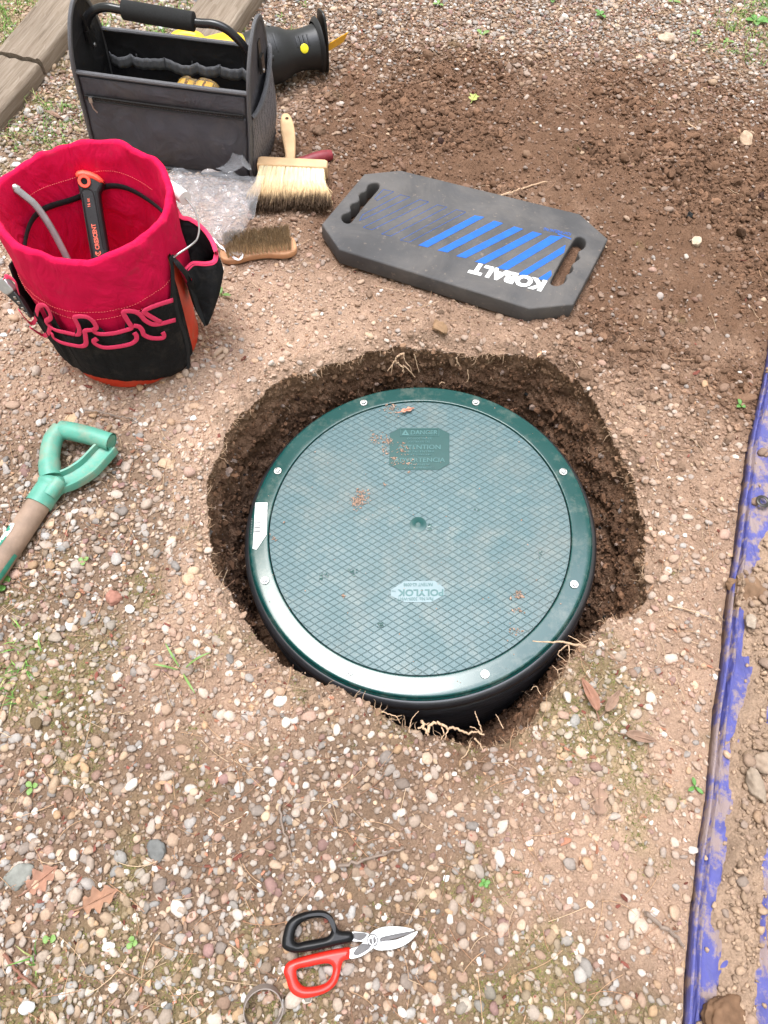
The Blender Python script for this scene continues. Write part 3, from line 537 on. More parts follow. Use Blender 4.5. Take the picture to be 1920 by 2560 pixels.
# ------------------------------------------------------------------ tin snips
def cs(x, y): return (560 + .3376 * x) * .8641, (2180 + .3376 * y) * .8641
ZS = G + .020; sc_ = at(*cs(940, 560), ZS); sn = thing('tin_snips', 'tin snips with one black and one red handle lying on the gravel', 'snips', (sc_[0], sc_[1], G + .006))
def sp_(px, cl=True, k=4): P = np.array([to_local(sn, at(*cs(*q), ZS))[0] * [1, 1, 0] for q in px]); return crom(P, k, cl)[:, :2] if k else P[:, :2]
HB = mat('black_dipped_grip', (.005, .005, .006), rough=.32, var=.1, spec=.25); HR = mat('red_dipped_grip', (.58, .018, .010), rough=.33, var=.08, spec=.5); BLD = mat('bright_steel', (.45, .45, .445), rough=.45, metal=.75, var=.06, vs=120); DKS = mat('dark_steel', (.09, .085, .085), rough=.5, metal=.6, var=.2, bump=.4, bs=900)
grime(HB, (.12, .10, .09), 90, .62, .70, .35); grime(HR, (.30, .10, .07), 60, .60, .72, .35); b = MB(); V, F = plate([sp_([(430, 545), (436, 470), (468, 372), (545, 312), (650, 286), (735, 285), (795, 322), (828, 388), (858, 434), (946, 444), (948, 512), (810, 548), (650, 585), (525, 598), (455, 578)]), sp_([(520, 500), (532, 430), (570, 380), (640, 346), (735, 341), (780, 372), (794, 430), (768, 476), (700, 494), (600, 512), (545, 524)])], .017, .0062, 4); V[:, 2] += .003; b.add(V, F); b.build('handle', HB, sn, sharp=0)
b = MB(); V, F = plate([sp_([(935, 562), (934, 640), (882, 664), (862, 740), (832, 830), (760, 893), (650, 930), (565, 934), (492, 888), (460, 800), (440, 740), (462, 680), (515, 648), (620, 618), (760, 585), (860, 567)]), sp_([(545, 720), (620, 704), (740, 680), (788, 686), (806, 720), (790, 780), (750, 825), (670, 850), (590, 850), (550, 810), (536, 755)])], .017, .0062, 4); V[:, 2] += .001; b.add(V, F); h = b.build('handle', HR, sn, sharp=0); h['label'] = 'red dipped loop handle'
b = MB(); V, F = plate([sp_([(930, 572), (1000, 545), (1058, 484), (1108, 432), (1180, 405), (1268, 400), (1355, 409), (1412, 432), (1300, 455), (1165, 486), (1158, 520), (1108, 562), (1045, 610), (992, 634), (930, 640)], k=3)], .005, .0008); V[:, 2] += .011; b.add(V, F); b.build('blade', BLD, sn)
b = MB(); V, F = plate([sp_([(940, 444), (1050, 450), (1080, 462), (1150, 505), (1280, 500), (1422, 440), (1431, 462), (1372, 525), (1280, 570), (1180, 585), (1130, 580), (1090, 560), (1030, 522), (940, 512)], k=3)], .005, .0008); V[:, 2] += .0055; b.add(V, F); b.build('blade', BLD, sn)
b = MB(); V, F = plate([sp_([(1168, 488), (1290, 458), (1410, 438), (1320, 478), (1240, 500), (1160, 518)], k=3)], .001); V[:, 2] += .0112; b.add(V, F)
V, F = plate([sp_([(962, 590), (1018, 530), (1082, 540), (1070, 570), (1000, 612), (968, 614)], k=3)], .0006); V[:, 2] += .0159; b.add(V, F)
V, F = plate([sp_([(955, 460), (980, 450), (1060, 460), (1020, 506), (962, 496)], k=3)], .0006); V[:, 2] += .0105; b.add(V, F); b.build('dark_inlay', DKS, sn, smooth_=False)
pv = np.append(sp_([(1100, 503)], k=0)[0], 0); b = MB(); b.lathe([(.0074, .0158), (.0074, .0172), (.0066, .0176), (.0001, .0176)], c=pv, seg=24); piv = b.build('pivot_bolt', DKS, sn); b = MB(); b.lathe([(.0060, .0174), (.0060, .0178), (.0048, .0178), (.0048, .0174)], c=pv, seg=24); b.box(pv + [0, 0, .0178], (.0013, .0075, .0006)); b.box(pv + [-.0012, .003, .0178], (.005, .0013, .0006)); b.build('emblem', BLD, piv)
b = MB(); q3 = lambda x, y: np.append(sp_([(x, y)], k=0)[0], .0161); put_text(b, 'CRESCENT', q3(1210, 447), q3(1290, 434), q3(1208, 438), .0002); put_text(b, 'USA', q3(1160, 459), q3(1186, 455), q3(1159, 450), .0002); b.build('stamped_lettering', INK, sn, smooth_=False)

# ------------------------------------------------------------------ steel band ring
rc = at(*cs(287, 985), G + .01); RNG = thing('steel_band_ring', 'thin steel clamp ring standing on edge in the gravel beside the snips', 'clamp ring', (rc[0], rc[1], G + .002))
A = np.array([[((.0243 + .0006 * q) * math.cos(t), .0250 * math.sin(t), z_) for z_ in (.0, .007, .0145)] for q, t in [(i / 20, i / 60 * 6.2832) for i in range(64)]]); b = MB(); b.sheet(A, .0012); b.build('band', mat('brushed_steel', (.26, .22, .20), rough=.55, metal=.3, var=.15, vs=60), RNG)
b = MB(); b.box((.0250, .004, .0072), (.0020, .010, .0135)); b.build('clasp', STEEL, RNG); RNG.rotation_euler = (math.radians(16), math.radians(8), 0); RNG.location.z += .006

# ------------------------------------------------------------------ shovel
def c6(x, y): return .3014 * x * .8641, (1000 + .3014 * y) * .8641
SH = at(*c6(400, 760), G + .02); sv = thing('shovel', 'shovel with green D-shaped grip and worn wooden shaft lying on the gravel', 'shovel', (SH[0], SH[1], G))
def sw(x, y, z_): return to_local(sv, at(*c6(x, y), G + z_))[0]
TEAL = mat('worn_green_plastic', (.088, .30, .225), rough=.48, var=.22, vs=22, bump=.3, bs=300); SHW = mat('weathered_ash', (.27, .185, .135), rough=.7, var=.35, vs=30, bump=.5, bs=250)
_n = TEAL.node_tree; _b = _n.nodes['Principled BSDF']; _tc = _n.nodes.new('ShaderNodeTexCoord'); _z = _n.nodes.new('ShaderNodeTexNoise'); _z.inputs['Scale'].default_value = 28; _z.inputs['Detail'].default_value = 8; _z.inputs['Roughness'].default_value = .7
_n.links.new(_tc.outputs['Object'], _z.inputs[0]); _r = _n.nodes.new('ShaderNodeMapRange'); _r.inputs[1].default_value = .46; _r.inputs[2].default_value = .66; _r.inputs[4].default_value = .85; _n.links.new(_z.outputs[0], _r.inputs[0])
_m = _n.nodes.new('ShaderNodeMix'); _m.data_type = 'RGBA'; _n.links.new(_r.outputs[0], _m.inputs[0]); _n.links.new(_b.inputs['Base Color'].links[0].from_socket, _m.inputs[6]); _m.inputs[7].default_value = (.22, .26, .19, 1); _n.links.new(_m.outputs[2], _b.inputs['Base Color'])
pS = [sw(330, 850, .026), sw(100, 1200, .024), sw(-60, 1435, .022), sw(-330, 1830, .022), sw(-700, 2380, .022)]
b = MB(); b.tube(crom(pS, 8), .0200, 20, up=(0, 0, 1)); shf = b.build('shaft', SHW, sv)
b = MB(); gr_ = crom([sw(505, 245, .036), sw(600, 262, .037), sw(760, 300, .037), sw(925, 350, .036)], 6); b.tube(gr_, [.0165] * 3 + [.0172] * 12 + [.0165] * 3 + [.0170], 20, up=(0, 0, 1), caps=False)
ins = gr_[-6:][::-1]; b.tube(ins, .0140, 16, up=(0, 0, 1), caps=True); 
b.build('cross_grip', TEAL, sv)
b = MB(); b.tube(crom([sw(505, 240, .036), sw(440, 330, .035), sw(412, 470, .033), sw(415, 590, .030), sw(425, 640, .028)], 6), [.0165] * 6 + [.0170] * 8 + [.0185] * 11, 18, up=(0, 0, 1)); b.build('left_arm', TEAL, sv); bpy.data.objects['left_arm'].name = 'arm'
arm = crom([sw(470, 690, .026), sw(600, 640, .027), sw(730, 555, .030), sw(840, 440, .034), sw(905, 370, .036)], 6); b = MB(); T = np.gradient(arm, axis=0); T /= np.linalg.norm(T, axis=1)[:, None]; nn = np.cross(T, (0, 0, 1.)); nn /= np.linalg.norm(nn, axis=1)[:, None]
prof = [(-1, .35), (-.92, .6), (-.75, .55), (-.6, -.25), (0, -.45), (.6, -.25), (.75, .55), (.92, .6), (1, .35), (1, -.7), (0, -1), (-1, -.7)]
Vv = [arm[i] + nn[i] * q[0] * (.021 - .003 * abs(i / len(arm) - .5)) + np.array((0, 0, q[1] * .013)) for i in range(len(arm)) for q in prof]; k = len(prof); b.add(Vv, [(i * k + j, i * k + (j + 1) % k, (i + 1) * k + (j + 1) % k, (i + 1) * k + j) for i in range(len(arm) - 1) for j in range(k)] + [tuple(range(k)), tuple((len(arm) - 1) * k + j for j in range(k))[::-1]]); b.build('arm', TEAL, sv, sharp=35)
b = MB(); b.tube(crom([sw(318, 868, .026), sw(380, 775, .027), sw(432, 700, .028), sw(452, 650, .028)], 6), [.0225] * 10 + [.0235, .0245, .025, .0245, .023, .021, .018, .014, .008], 20, up=(0, 0, 1)); b.tube(crom([sw(400, 790, .034), sw(470, 700, .036), sw(520, 650, .034)], 5), [.014] * 8 + [.011, .008, .004], 14, up=(0, 0, 1)); b.build('socket', TEAL, sv)
b = MB(); rv = sw(335, 720, .047); b.lathe([(.0048, 0), (.0045, .0016), (.0025, .0026), (.0001, .0028)], c=rv - [0, 0, .001], seg=14); b.build('rivet', mat('rusty_rivet', (.13, .08, .055), rough=.7, metal=.4), sv)
# peeling painted label around the shaft
def wrap(a0, a1, s0, s1, jag, m, rr=.0203, nm='paper_label', par=sv):
    Pc = crom(pS, 8); dS = np.linalg.norm(np.diff(Pc, axis=0), axis=1).cumsum(); tot = np.r_[0, dS]; nA, nS = 12, 60; A = np.zeros((nS, nA, 3))
    ax = (Pc[-1] - Pc[0]) / np.linalg.norm(Pc[-1] - Pc[0]); sd = np.cross(ax, (0, 0, 1)); sd /= np.linalg.norm(sd); up_ = np.cross(sd, ax)
    for i in range(nS):
        for j in range(nA):
            s = s0 + (s1 - s0) * i / (nS - 1); c_ = np.array([np.interp(s, tot, Pc[:, k_]) for k_ in range(3)]); e0 = a0 + jag * (vn(s * 60, 3.3) - .5) * 2; e1 = a1 + jag * (vn(s * 75, 8.1) - .5) * 2; a = e0 + (e1 - e0) * j / (nA - 1)
            A[i, j] = c_ + rr * (math.cos(a) * up_ + math.sin(a) * sd)
    b = MB(); b.sheet(A, .0004); return b.build(nm, m, par)
LABW = mat('peeling_label', (.75, .76, .72), rough=.6, var=.1, vs=90)
_n = LABW.node_tree; _b = _n.nodes['Principled BSDF']; _tc = _n.nodes.new('ShaderNodeTexCoord'); _z = _n.nodes.new('ShaderNodeTexNoise'); _z.inputs['Scale'].default_value = 42; _z.inputs['Detail'].default_value = 6; _z.inputs['Roughness'].default_value = .6
_n.links.new(_tc.outputs['Object'], _z.inputs[0]); _r = _n.nodes.new('ShaderNodeMapRange'); _r.inputs[1].default_value = .49; _r.inputs[2].default_value = .51; _n.links.new(_z.outputs[0], _r.inputs[0])
_m = _n.nodes.new('ShaderNodeMix'); _m.data_type = 'RGBA'; _n.links.new(_r.outputs[0], _m.inputs[0]); _m.inputs[6].default_value = (.76, .77, .73, 1); _m.inputs[7].default_value = (.03, .22, .15, 1); _n.links.new(_m.outputs[2], _b.inputs['Base Color'])
o = wrap(.2, 1.25, .055, .30, .12, LABW); wrap(-1.5, -1.1, .10, .36, .12, mat('green_label_edge', (.03, .2, .14), rough=.5, var=.3, vs=60), nm='paper_label')
# ------------------------------------------------------------------ bucket and its cloth organizer
BX, BY = -.535, .453; BT = np.array((-.531, .468))
def c2(x, y): return x * .4219 * .8641, (300 + y * .4219) * .8641
def r2(x, y): return x * .3134 * .8641, (640 + y * .3134) * .8641
ORG = mat('orange_bucket', (.62, .045, .018), rough=.42, var=.15, vs=35, bump=.15, bs=200); RED = mat('crimson_cloth', (.60, .004, .058), rough=.85, var=.10, vs=30, bump=.18, bs=900, wv=500, spec=.2, sheen=0)
BCL = mat('black_cloth', (.010, .010, .011), rough=.85, var=.25, vs=40, bump=.35, bs=900, wv=500, spec=.2); TRIM = mat('pink_red_trim', (.70, .045, .12), rough=.8, var=.14, vs=700, bump=.5, bs=1200, spec=.2); WIRE = mat('galvanised_wire', (.5, .5, .5), rough=.35, metal=.9, var=.1); WPL = mat('white_plastic', (.72, .72, .70), rough=.4, var=.05)
wrinkle(RED, 16, .010, 1.5, (1, 1, .55)); wrinkle(BCL, 24, .006, 1.5); grime(RED, (.33, .05, .07), 25, .55, .72, .35); grime(ORG, (.30, .16, .10), 18, .50, .66, .6); grime(BCL, (.05, .042, .036), 30, .52, .7, .5)
bk = thing('bucket', 'orange-red plastic bucket standing in a crimson and black cloth organizer', 'bucket', (BX, BY, G - .002))
b = MB()
def blean(t, r, z): k = z / .33; return (r * math.cos(t) + (BT[0] - BX) * k, r * math.sin(t) + (BT[1] - BY) * k, z)
b.lathe([(.0001, .004), (.118, .004), (.120, 0), (.1285, .001), (.1295, .006), (.1285, .012), (.1370, .245), (.1375, .262), (.1363, .262), (.1358, .245), (.126, .016), (.0001, .014)], seg=80, fn=blean); b.build('shell', ORG, bk, sharp=45)
# wire handle swung to the back, with white grip
att = on_cyl(375, 556, BT[0], BT[1], .150); zb = att[2]
w = [att, at(*c2(1060, 790), zb + .004), at(*c2(1110, 757), zb + .004), at(*c2(1148, 728), zb + .003), at(*c2(1170, 700), zb), at(*c2(1180, 640), zb), at(*c2(1165, 560), zb), at(*c2(1130, 500), zb), at(*c2(1085, 450), zb)]
e = w[-1]; g2 = at(*c2(985, 385), zb - .005); far = [(-.50, .68, zb - .01), (-.60, .68, zb - .01), (-.675, .61, zb), (BT[0] - .13, BT[1] + .075, zb)]
b = MB(); b.tube(crom(w + [g2] + far, 6), .0017, 8); hd = b.build('wire_handle', WIRE, bk, world=True); b = MB(); b.tube([e + (e - w[-2]) * -.3, e + (g2 - e) * .3, g2, (-.51, .675, zb - .008)], .0125, 14); b.build('grip', WPL, hd, world=False); bpy.data.objects['grip'].parent = hd
o = bpy.data.objects['grip']; me = o.data; A = LOCAL[bk.name]
for v in me.vertices: p_ = A[:3, :3] @ np.array(v.co[:]) + A[:3, 3]; v.co = p_
org = thing('bucket_organizer', 'crimson cloth bucket organizer with black pockets and pink-red trim', 'tool organizer', (BX, BY, G))
TR, TR2 = -29.5, -12.       # slit beside the handle ear
def zlow(td):
    td = (td + 180) % 360 - 180
    if -29.5 < td < -25: return .255
    if -25 <= td < -8: return .25 - (td + 25) / 17 * .15
    return .11
def clothR(t, z):            # cloth radius, with soft folds
    k = z / .33; x, y = math.cos(t), math.sin(t)
    f = .0012 * math.sin(7 * t + 1.2 + 3 * k) * smooth(.18, .3, z) + .0009 * math.sin(11 * t + .4) * smooth(.25, .33, z) + .007 * float(fbm(x * .15 + z * .3, y * .15 + z * .6, 17, 3, 70)) * smooth(.05, .2, z)
    return .1415 + .006 * k ** 2 + f
def cen(z): k = z / .33; return np.array((BX + (BT[0] - BX) * k, BY + (BT[1] - BY) * k))
NTc = 420; A = []
for i in range(NTc + 1):
    t = 2 * math.pi * i / NTc; td = math.degrees(t); col = []; zl = zlow(td)
    top = .322 + .004 * math.sin(2 * t + .3) + .005 * float(fbm(math.cos(t) * .15, math.sin(t) * .15, 20, 2, 71)) - .006 * math.exp(-((((td + 180) % 360 - 180) + 92) / 22) ** 2)
    pin = .0022 * abs(math.sin(t * 8.5 + 1.5 * math.sin(3 * t))) ** 3
    for q in range(14):
        z = zl + (top - .006 - zl) * q / 13; r = clothR(t, z); c = cen(z); col.append((c[0] + r * math.cos(t), c[1] + r * math.sin(t), G + z))
    for q in range(1, 9):
        a = math.pi * q / 8; r = clothR(t, top) - .0065 + .0065 * math.cos(a) - pin * .6 * math.sin(a); z = top - .006 + .0075 * math.sin(a) - pin; c = cen(z); col.append((c[0] + r * math.cos(t), c[1] + r * math.sin(t), G + z))
    for q in range(1, 22):
        z = top - .006 - (top - .03) * q / 21; k = q / 21; fold = .003 * math.sin(9 * t + 2 * math.sin(3 * t)) * math.exp(-(k - .2) ** 2 / .06) + .0035 * float(fbm(math.cos(t) * .15, math.sin(t) * .15 + z, 18, 2, 72)); r = (.1325 - .008 * smooth(.0, .5, k) - .006 * k) + fold * (1 - k * .5) - pin * .8 * (1 - k) ** 2; c = cen(z); col.append((c[0] + r * math.cos(t), c[1] + r * math.sin(t), G + z))
    A.append(col)
b = MB(); A = np.array(A); A[-1] = A[0]; b.grid(A); b.build('red_lining', RED, org, world=True, sharp=0)
b = MB(); P = []
b.lathe([(.0001, 0), (.117, 0)], c=(BX, BY, G + .024), seg=40); b.build('lining_floor', RED, org, world=True)
# black tape inside
def inring(z, r, a0, a1, n=90, dz=None): return [np.array((*(cen(z) + r * np.array((math.cos(a), math.sin(a)))), G + z + (dz(a) if dz else 0))) for a in np.linspace(math.radians(a0), math.radians(a1), n)]
TAPE = mat('black_tape', (.012, .012, .013), rough=.95, var=.3, vs=200, bump=.8, bs=900)
b = MB(); P = inring(.242, .1225, 12, 238, 120, lambda a: .006 * math.sin(5 * a + 1) + .004 * math.sin(2 * a)); n_ = [-(p - np.array((*cen(.242), p[2]))) for p in P]; b.tube(P, .0058, 8, flat=.30, nrm=n_); b.build('inner_tape', TAPE, org, world=True)
# stitching
THR = mat('coral_thread', (.75, .12, .12), rough=.7); b = MB()
for (z, r, a0, a1) in ((.272, .126, 40, 150),):
    P = inring(z, r, a0, a1, 120, lambda a: .004 * math.sin(5 * a + 1))
    for i in range(0, len(P) - 1, 2): b.tube([P[i], P[i + 1]], .0006, 4)
b.build('stitching', THR, org, world=True); b = MB()
def outring(z, r, a0, a1, n, f=lambda a: 0): return [np.array((*(cen(z) + (clothR(a % 6.2832, z) + r) * np.array((math.cos(a), math.sin(a)))), G + z + f(a))) for a in np.linspace(math.radians(a0), math.radians(a1), n)]
for P in (outring(.212, .0012, -170, -31, 150), outring(.196, .0012, -170, -60, 120)):
    for i in range(0, len(P) - 1, 2): b.tube([P[i], P[i + 1]], .0006, 4)
    b.build('stitching', THR, org, world=True); b = MB()
# black skirt with pockets
bot = [(-205, .06), (-175, .055), (-150, .055), (-132, .043), (-99, .042), (-81, .034), (-54, .014), (-42, .010), (-29, .03)]; topz = []
for q in ((200, 470), (222, 520), (262, 535), (285, 500), (300, 420), (330, 395), (370, 405), (400, 480), (404, 550), (440, 590), (530, 612), (610, 622), (622, 560), (630, 490), (690, 487), (750, 530), (768, 590), (790, 622), (900, 618), (1000, 590), (1012, 520), (1018, 440), (1075, 445), (1120, 465), (1160, 440), (1200, 412), (1290, 380), (1380, 352)):
    w_ = on_cyl(*r2(*q), BT[0], BT[1] - .004, .1535); topz.append((math.degrees(math.atan2(w_[1] - BT[1] + .004, w_[0] - BT[0])), w_[2] - G))
topz = [(-205, .2), (-165, .22)] + [q for q in topz if q[0] > -160] + [(-29, .24)]; topz.sort()
pk = [(-200, -175), (-172, -150), (-146, -128), (-122, -97), (-92, -67), (-60, -44)]
A = []
for td in np.linspace(-205, -30, 260):
    t = math.radians(td); zb_ = np.interp(td, *zip(*bot)); zt_ = np.interp(td, *zip(*topz)); col = []
    bulge = 0; seam = 0
    for a0, a1 in pk:
        if a0 < td < a1: bulge = math.sin(math.pi * (td - a0) / (a1 - a0)) ** .45
    for q in range(16):
        k = q / 15; z = zb_ + (zt_ - zb_) * k; r = max(.1305 + .010 * z / .15, .1450 + .0055 * k ** .5) + bulge * (.0075 * k ** .5) + .002 * float(fbm(td * .02, z, 18, 2, 75)); c = cen(z); col.append((c[0] + r * math.cos(t), c[1] + r * math.sin(t), G + z))
    A.append(col)
b = MB(); b.sheet(np.array(A), .002); b.build('black_skirt', BCL, org, world=True, sharp=0)
def ribbon(px, R_=.153, fn=c2, w=.0042, name='pocket_trim', m=TRIM, k=5, cyl=True, z=None, th=.2):
    if cyl: P = [on_cyl(*fn(*q), BT[0], BT[1] - .004, R_) for q in px]
    else: P = [at(*fn(*q[:2]), q[2] if len(q) > 2 else z) for q in px]
    P = crom(P, k); n_ = [np.array((p[0] - BT[0], p[1] - BT[1], .03)) for p in P]
    b = MB(); b.tube(P, w, 10, flat=th, nrm=n_); return b.build(name, m, org, world=True, sharp=0)
ribbon([(25, 190), (50, 165), (85, 175), (120, 205), (135, 250), (150, 300)], .1610, r2); ribbon([(150, 430), (220, 520), (262, 535), (285, 500), (300, 420), (330, 392), (370, 405), (403, 470), (398, 500), (368, 520), (380, 548), (440, 590), (530, 612), (610, 628), (632, 610), (625, 560), (597, 500), (615, 483), (690, 487), (740, 520), (768, 570), (745, 595), (790, 622), (900, 618), (1010, 590), (1050, 570), (1020, 520), (985, 455), (1010, 440), (1075, 445), (1120, 470), (1160, 515), (1220, 545), (1285, 540), (1400, 510)], .1610, r2)
ribbon([(240, 570), (300, 610), (350, 635), (385, 615), (400, 560)], .1610, r2)
ribbon([(412, 612), (430, 655), (490, 690), (580, 712), (650, 720), (685, 700), (682, 640), (680, 598), (740, 590)], .1635, r2); ribbon([(775, 660), (748, 678), (765, 705), (830, 730), (930, 725), (1040, 702), (1085, 670), (1088, 635), (1070, 612)], .1635, r2); ribbon([(1065, 555), (1110, 565), (1135, 595), (1150, 630), (1210, 655), (1290, 655), (1310, 640), (1298, 608)], .1635, r2)
ribbon([(1285, 530), (1230, 500), (1165, 460), (1150, 440), (1200, 412), (1290, 380), (1380, 352)], .1610, r2)
# folded flap over the upper right pockets
# edge tape and ear strap on the right of the slit
ribbon([(1362, 5), (1375, 100), (1382, 230), (1395, 350), (1430, 500), (1475, 640), (1500, 760), (1502, 880), (1470, 925)], .1505, r2, w=.0045, name='edge_tape', m=TAPE)
ribbon([(1380, 5), (1430, 40), (1470, 90), (1500, 150), (1520, 260), (1560, 400), (1600, 500), (1645, 560)], .156, r2, w=.0042, name='edge_tape', m=TAPE, cyl=False, z=None) if False else None
# rear pocket flap hanging on the right
zt_ = G + .205
up_ = crom([at(*c2(*q), zt_ + .012) for q in ((1040, 520), (1075, 575), (1130, 590), (1200, 640), (1255, 715), (1283, 790))], 5)
dn_ = crom([at(*c2(*q), zt_) for q in ((1090, 905), (1118, 872), (1150, 850), (1220, 852), (1270, 838), (1283, 790))], 5)
botm = crom([at(*c2(*q), zz) for q, zz in (((1105, 960), zt_ - .02), ((1140, 1080), G + .13), ((1180, 1160), G + .10), ((1222, 1215), G + .09), ((1250, 1120), G + .11), ((1280, 960), G + .16))], 5)
A = [[a * (1 - k) + c * k + np.array((.012 * math.sin(k * 3.1), -.006 * math.sin(k * 3.1), 0)) for k in np.linspace(0, 1, 12)] for a, c in zip(dn_, botm)]
b = MB(); b.sheet(np.array(A), .002); b.build('pocket_flap', BCL, org, world=True, sharp=0)
inn = crom([at(*c2(*q), G + .14) for q in ((1080, 800), (1110, 860), (1150, 880), (1200, 870), (1240, 850), (1262, 815))], 5)
A = [[a * (1 - k) + c * k for k in np.linspace(0, 1, 8)] for a, c in zip(up_, inn)]
b = MB(); b.sheet(np.array(A), .0015, ); A = [[a * (1 - k) + c * k + np.array((-.002, .002, -.003)) for k in np.linspace(0, 1, 6)] for a, c in zip(dn_, inn)]; b.sheet(np.array(A), .0015); b.build('pocket_inside', BCL, org, world=True, sharp=0)
b = MB(); b.tube(np.concatenate([up_[:-1], dn_[::-1]]), .0042, 8, flat=.35, up=(.3, -.5, 1)); b.build('pocket_trim', TRIM, org, world=True)
rs = crom([at(*c2(*q), z_) for q, z_ in (((1015, 800), zb), ((1060, 860), G + .24), ((1110, 925), G + .20), ((1145, 1020), G + .16), ((1180, 1130), G + .12), ((1222, 1215), G + .09))], 6)
b = MB(); b.tube(rs, .0048, 8, flat=.3, up=(.6, -.6, .3)); b.build('edge_tape', TAPE, org, world=True)
# red strip behind the handle ear
b = MB(); b.sheet(np.array(A), .002); b.build('rear_cloth', RED, org, world=True)
# ------------------------------------------------------------------ tools in the bucket
def slab(t, px, fn, P, n, th, m, name, bev=.0, k=0, parent=None, dz=0):
    n = np.array(n, float); n /= np.linalg.norm(n); W3 = np.array([on_plane(*fn(*q), P, n) for q in px]); e1 = np.cross((0, 0, 1.), n); e1 /= np.linalg.norm(e1); e2 = np.cross(n, e1)
    uv = np.stack([(W3 - P) @ e1, (W3 - P) @ e2], -1)
    if k: uv = crom(np.c_[uv, uv[:, 0] * 0], k, True)[:, :2]
    V, F = plate([uv], th, bev, 2); V = np.array(P) + V[:, :1] * e1 + V[:, 1:2] * e2 + (V[:, 2:] - th + dz) * n; b = MB(); b.add(to_local(t, V), F); return b.build(name, m, parent or t, sharp=50)
hn = (.10, -.62, .62); HP = np.array((-.545, .52, G + .22))
RUB = mat('black_rubber', (.013, .013, .014), rough=.55, var=.2, vs=60, bump=.3, bs=400); COR = mat('coral_rubber', (.78, .085, .045), rough=.5, var=.08)
hp = on_plane(*c2(550, 600), HP, np.array(hn) / np.linalg.norm(hn)); hm = thing('hammer', 'hammer with black rubber grip and coral butt cap standing in the bucket', 'hammer', (hp[0], hp[1], G + .03))
slab(hm, [(448, 335), (462, 400), (480, 480), (500, 600), (522, 700), (545, 830), (556, 900), (672, 900), (655, 830), (640, 770), (622, 660), (605, 560), (592, 470), (590, 430), (608, 395), (612, 360), (560, 330), (500, 318)], c2, HP, hn, .026, RUB, 'grip', .006)
slab(hm, [(446, 338), (444, 315), (456, 300), (485, 293), (530, 302), (575, 322), (603, 345), (613, 370), (590, 378), (550, 355), (495, 342), (465, 345)], c2, HP, hn, .028, COR, 'butt_cap', .006, dz=.002)
b = MB(); nn = np.array(hn) / np.linalg.norm(hn); o_ = on_plane(*c2(500, 364), HP, nn); b.lathe([(.0052, 0), (.0105, 0), (.0110, .0012), (.0102, .0024), (.0062, .0024), (.0052, 0)], c=to_local(hm, o_ + nn * .0005)[0], axis=nn, seg=24); b.build('hang_hole_ring', COR, hm)
b = MB(); b.lathe([(.0001, .0), (.0055, .0)], c=to_local(hm, o_ + nn * .0009)[0], axis=nn, seg=20); b.build('hang_hole', mat('dark_hole', (.004, .004, .004), rough=1), hm)
b = MB(); pp2 = lambda x, y, e=.0004: on_plane(*c2(x, y), HP + nn * e, nn)
put_text(b, '16 oz', to_local(hm, pp2(537, 512))[0], to_local(hm, pp2(529, 462))[0], to_local(hm, pp2(519, 515))[0], .0004, .02); b.build('weight_marking', mat('coral_print', (.75, .16, .10), rough=.6), hm, smooth_=False); b = MB(); put_text(b, 'CRESCENT', to_local(hm, pp2(592, 765))[0], to_local(hm, pp2(566, 612))[0], to_local(hm, pp2(566, 770))[0], .0004, .03); put_text(b, 'C', to_local(hm, pp2(600, 802))[0], to_local(hm, pp2(597, 776))[0], to_local(hm, pp2(566, 806))[0], .0004, .01); put_text(b, 'T', to_local(hm, pp2(592, 797))[0], to_local(hm, pp2(590, 779))[0], to_local(hm, pp2(570, 800))[0], .0004, .03); b.build('printed_lettering', mat('coral_print', (.75, .16, .10), rough=.6), hm, smooth_=False)
b = MB(); b.tube([to_local(hm, pp2(478, 410, .001))[0], to_local(hm, pp2(500, 560, .001))[0], to_local(hm, pp2(545, 830, .001))[0]], .0008, 5); b.tube([to_local(hm, pp2(560, 420, .001))[0], to_local(hm, pp2(585, 570, .001))[0], to_local(hm, pp2(622, 800, .001))[0]], .0008, 5)
b.tube([to_local(hm, q)[0] for q in crom([pp2(*q, .0006) for q in ((470, 440), (490, 410), (525, 408), (550, 430), (572, 540), (610, 760))], 4)], .0010, 5); b.build('moulded_rib', RUB, hm)
lo_ = on_plane(*c2(612, 905), HP - nn * .013, nn); b = MB(); b.tube([to_local(hm, lo_)[0], (to_local(hm, lo_)[0][0] * .4 + .01, to_local(hm, lo_)[0][1] - .02, .04)], [.013, .012], 12, flat=.7); b.build('neck', RUB, hm)
b = MB(); e_ = np.array((to_local(hm, lo_)[0][0] * .4 + .01, to_local(hm, lo_)[0][1] - .02, .03)); b.tube([e_ + (-.05, 0, 0), e_ + (-.02, 0, .004), e_ + (.03, 0, 0), e_ + (.05, 0, -.004)], [.006, .013, .012, .014], 12); b.build('head', STEEL, hm)
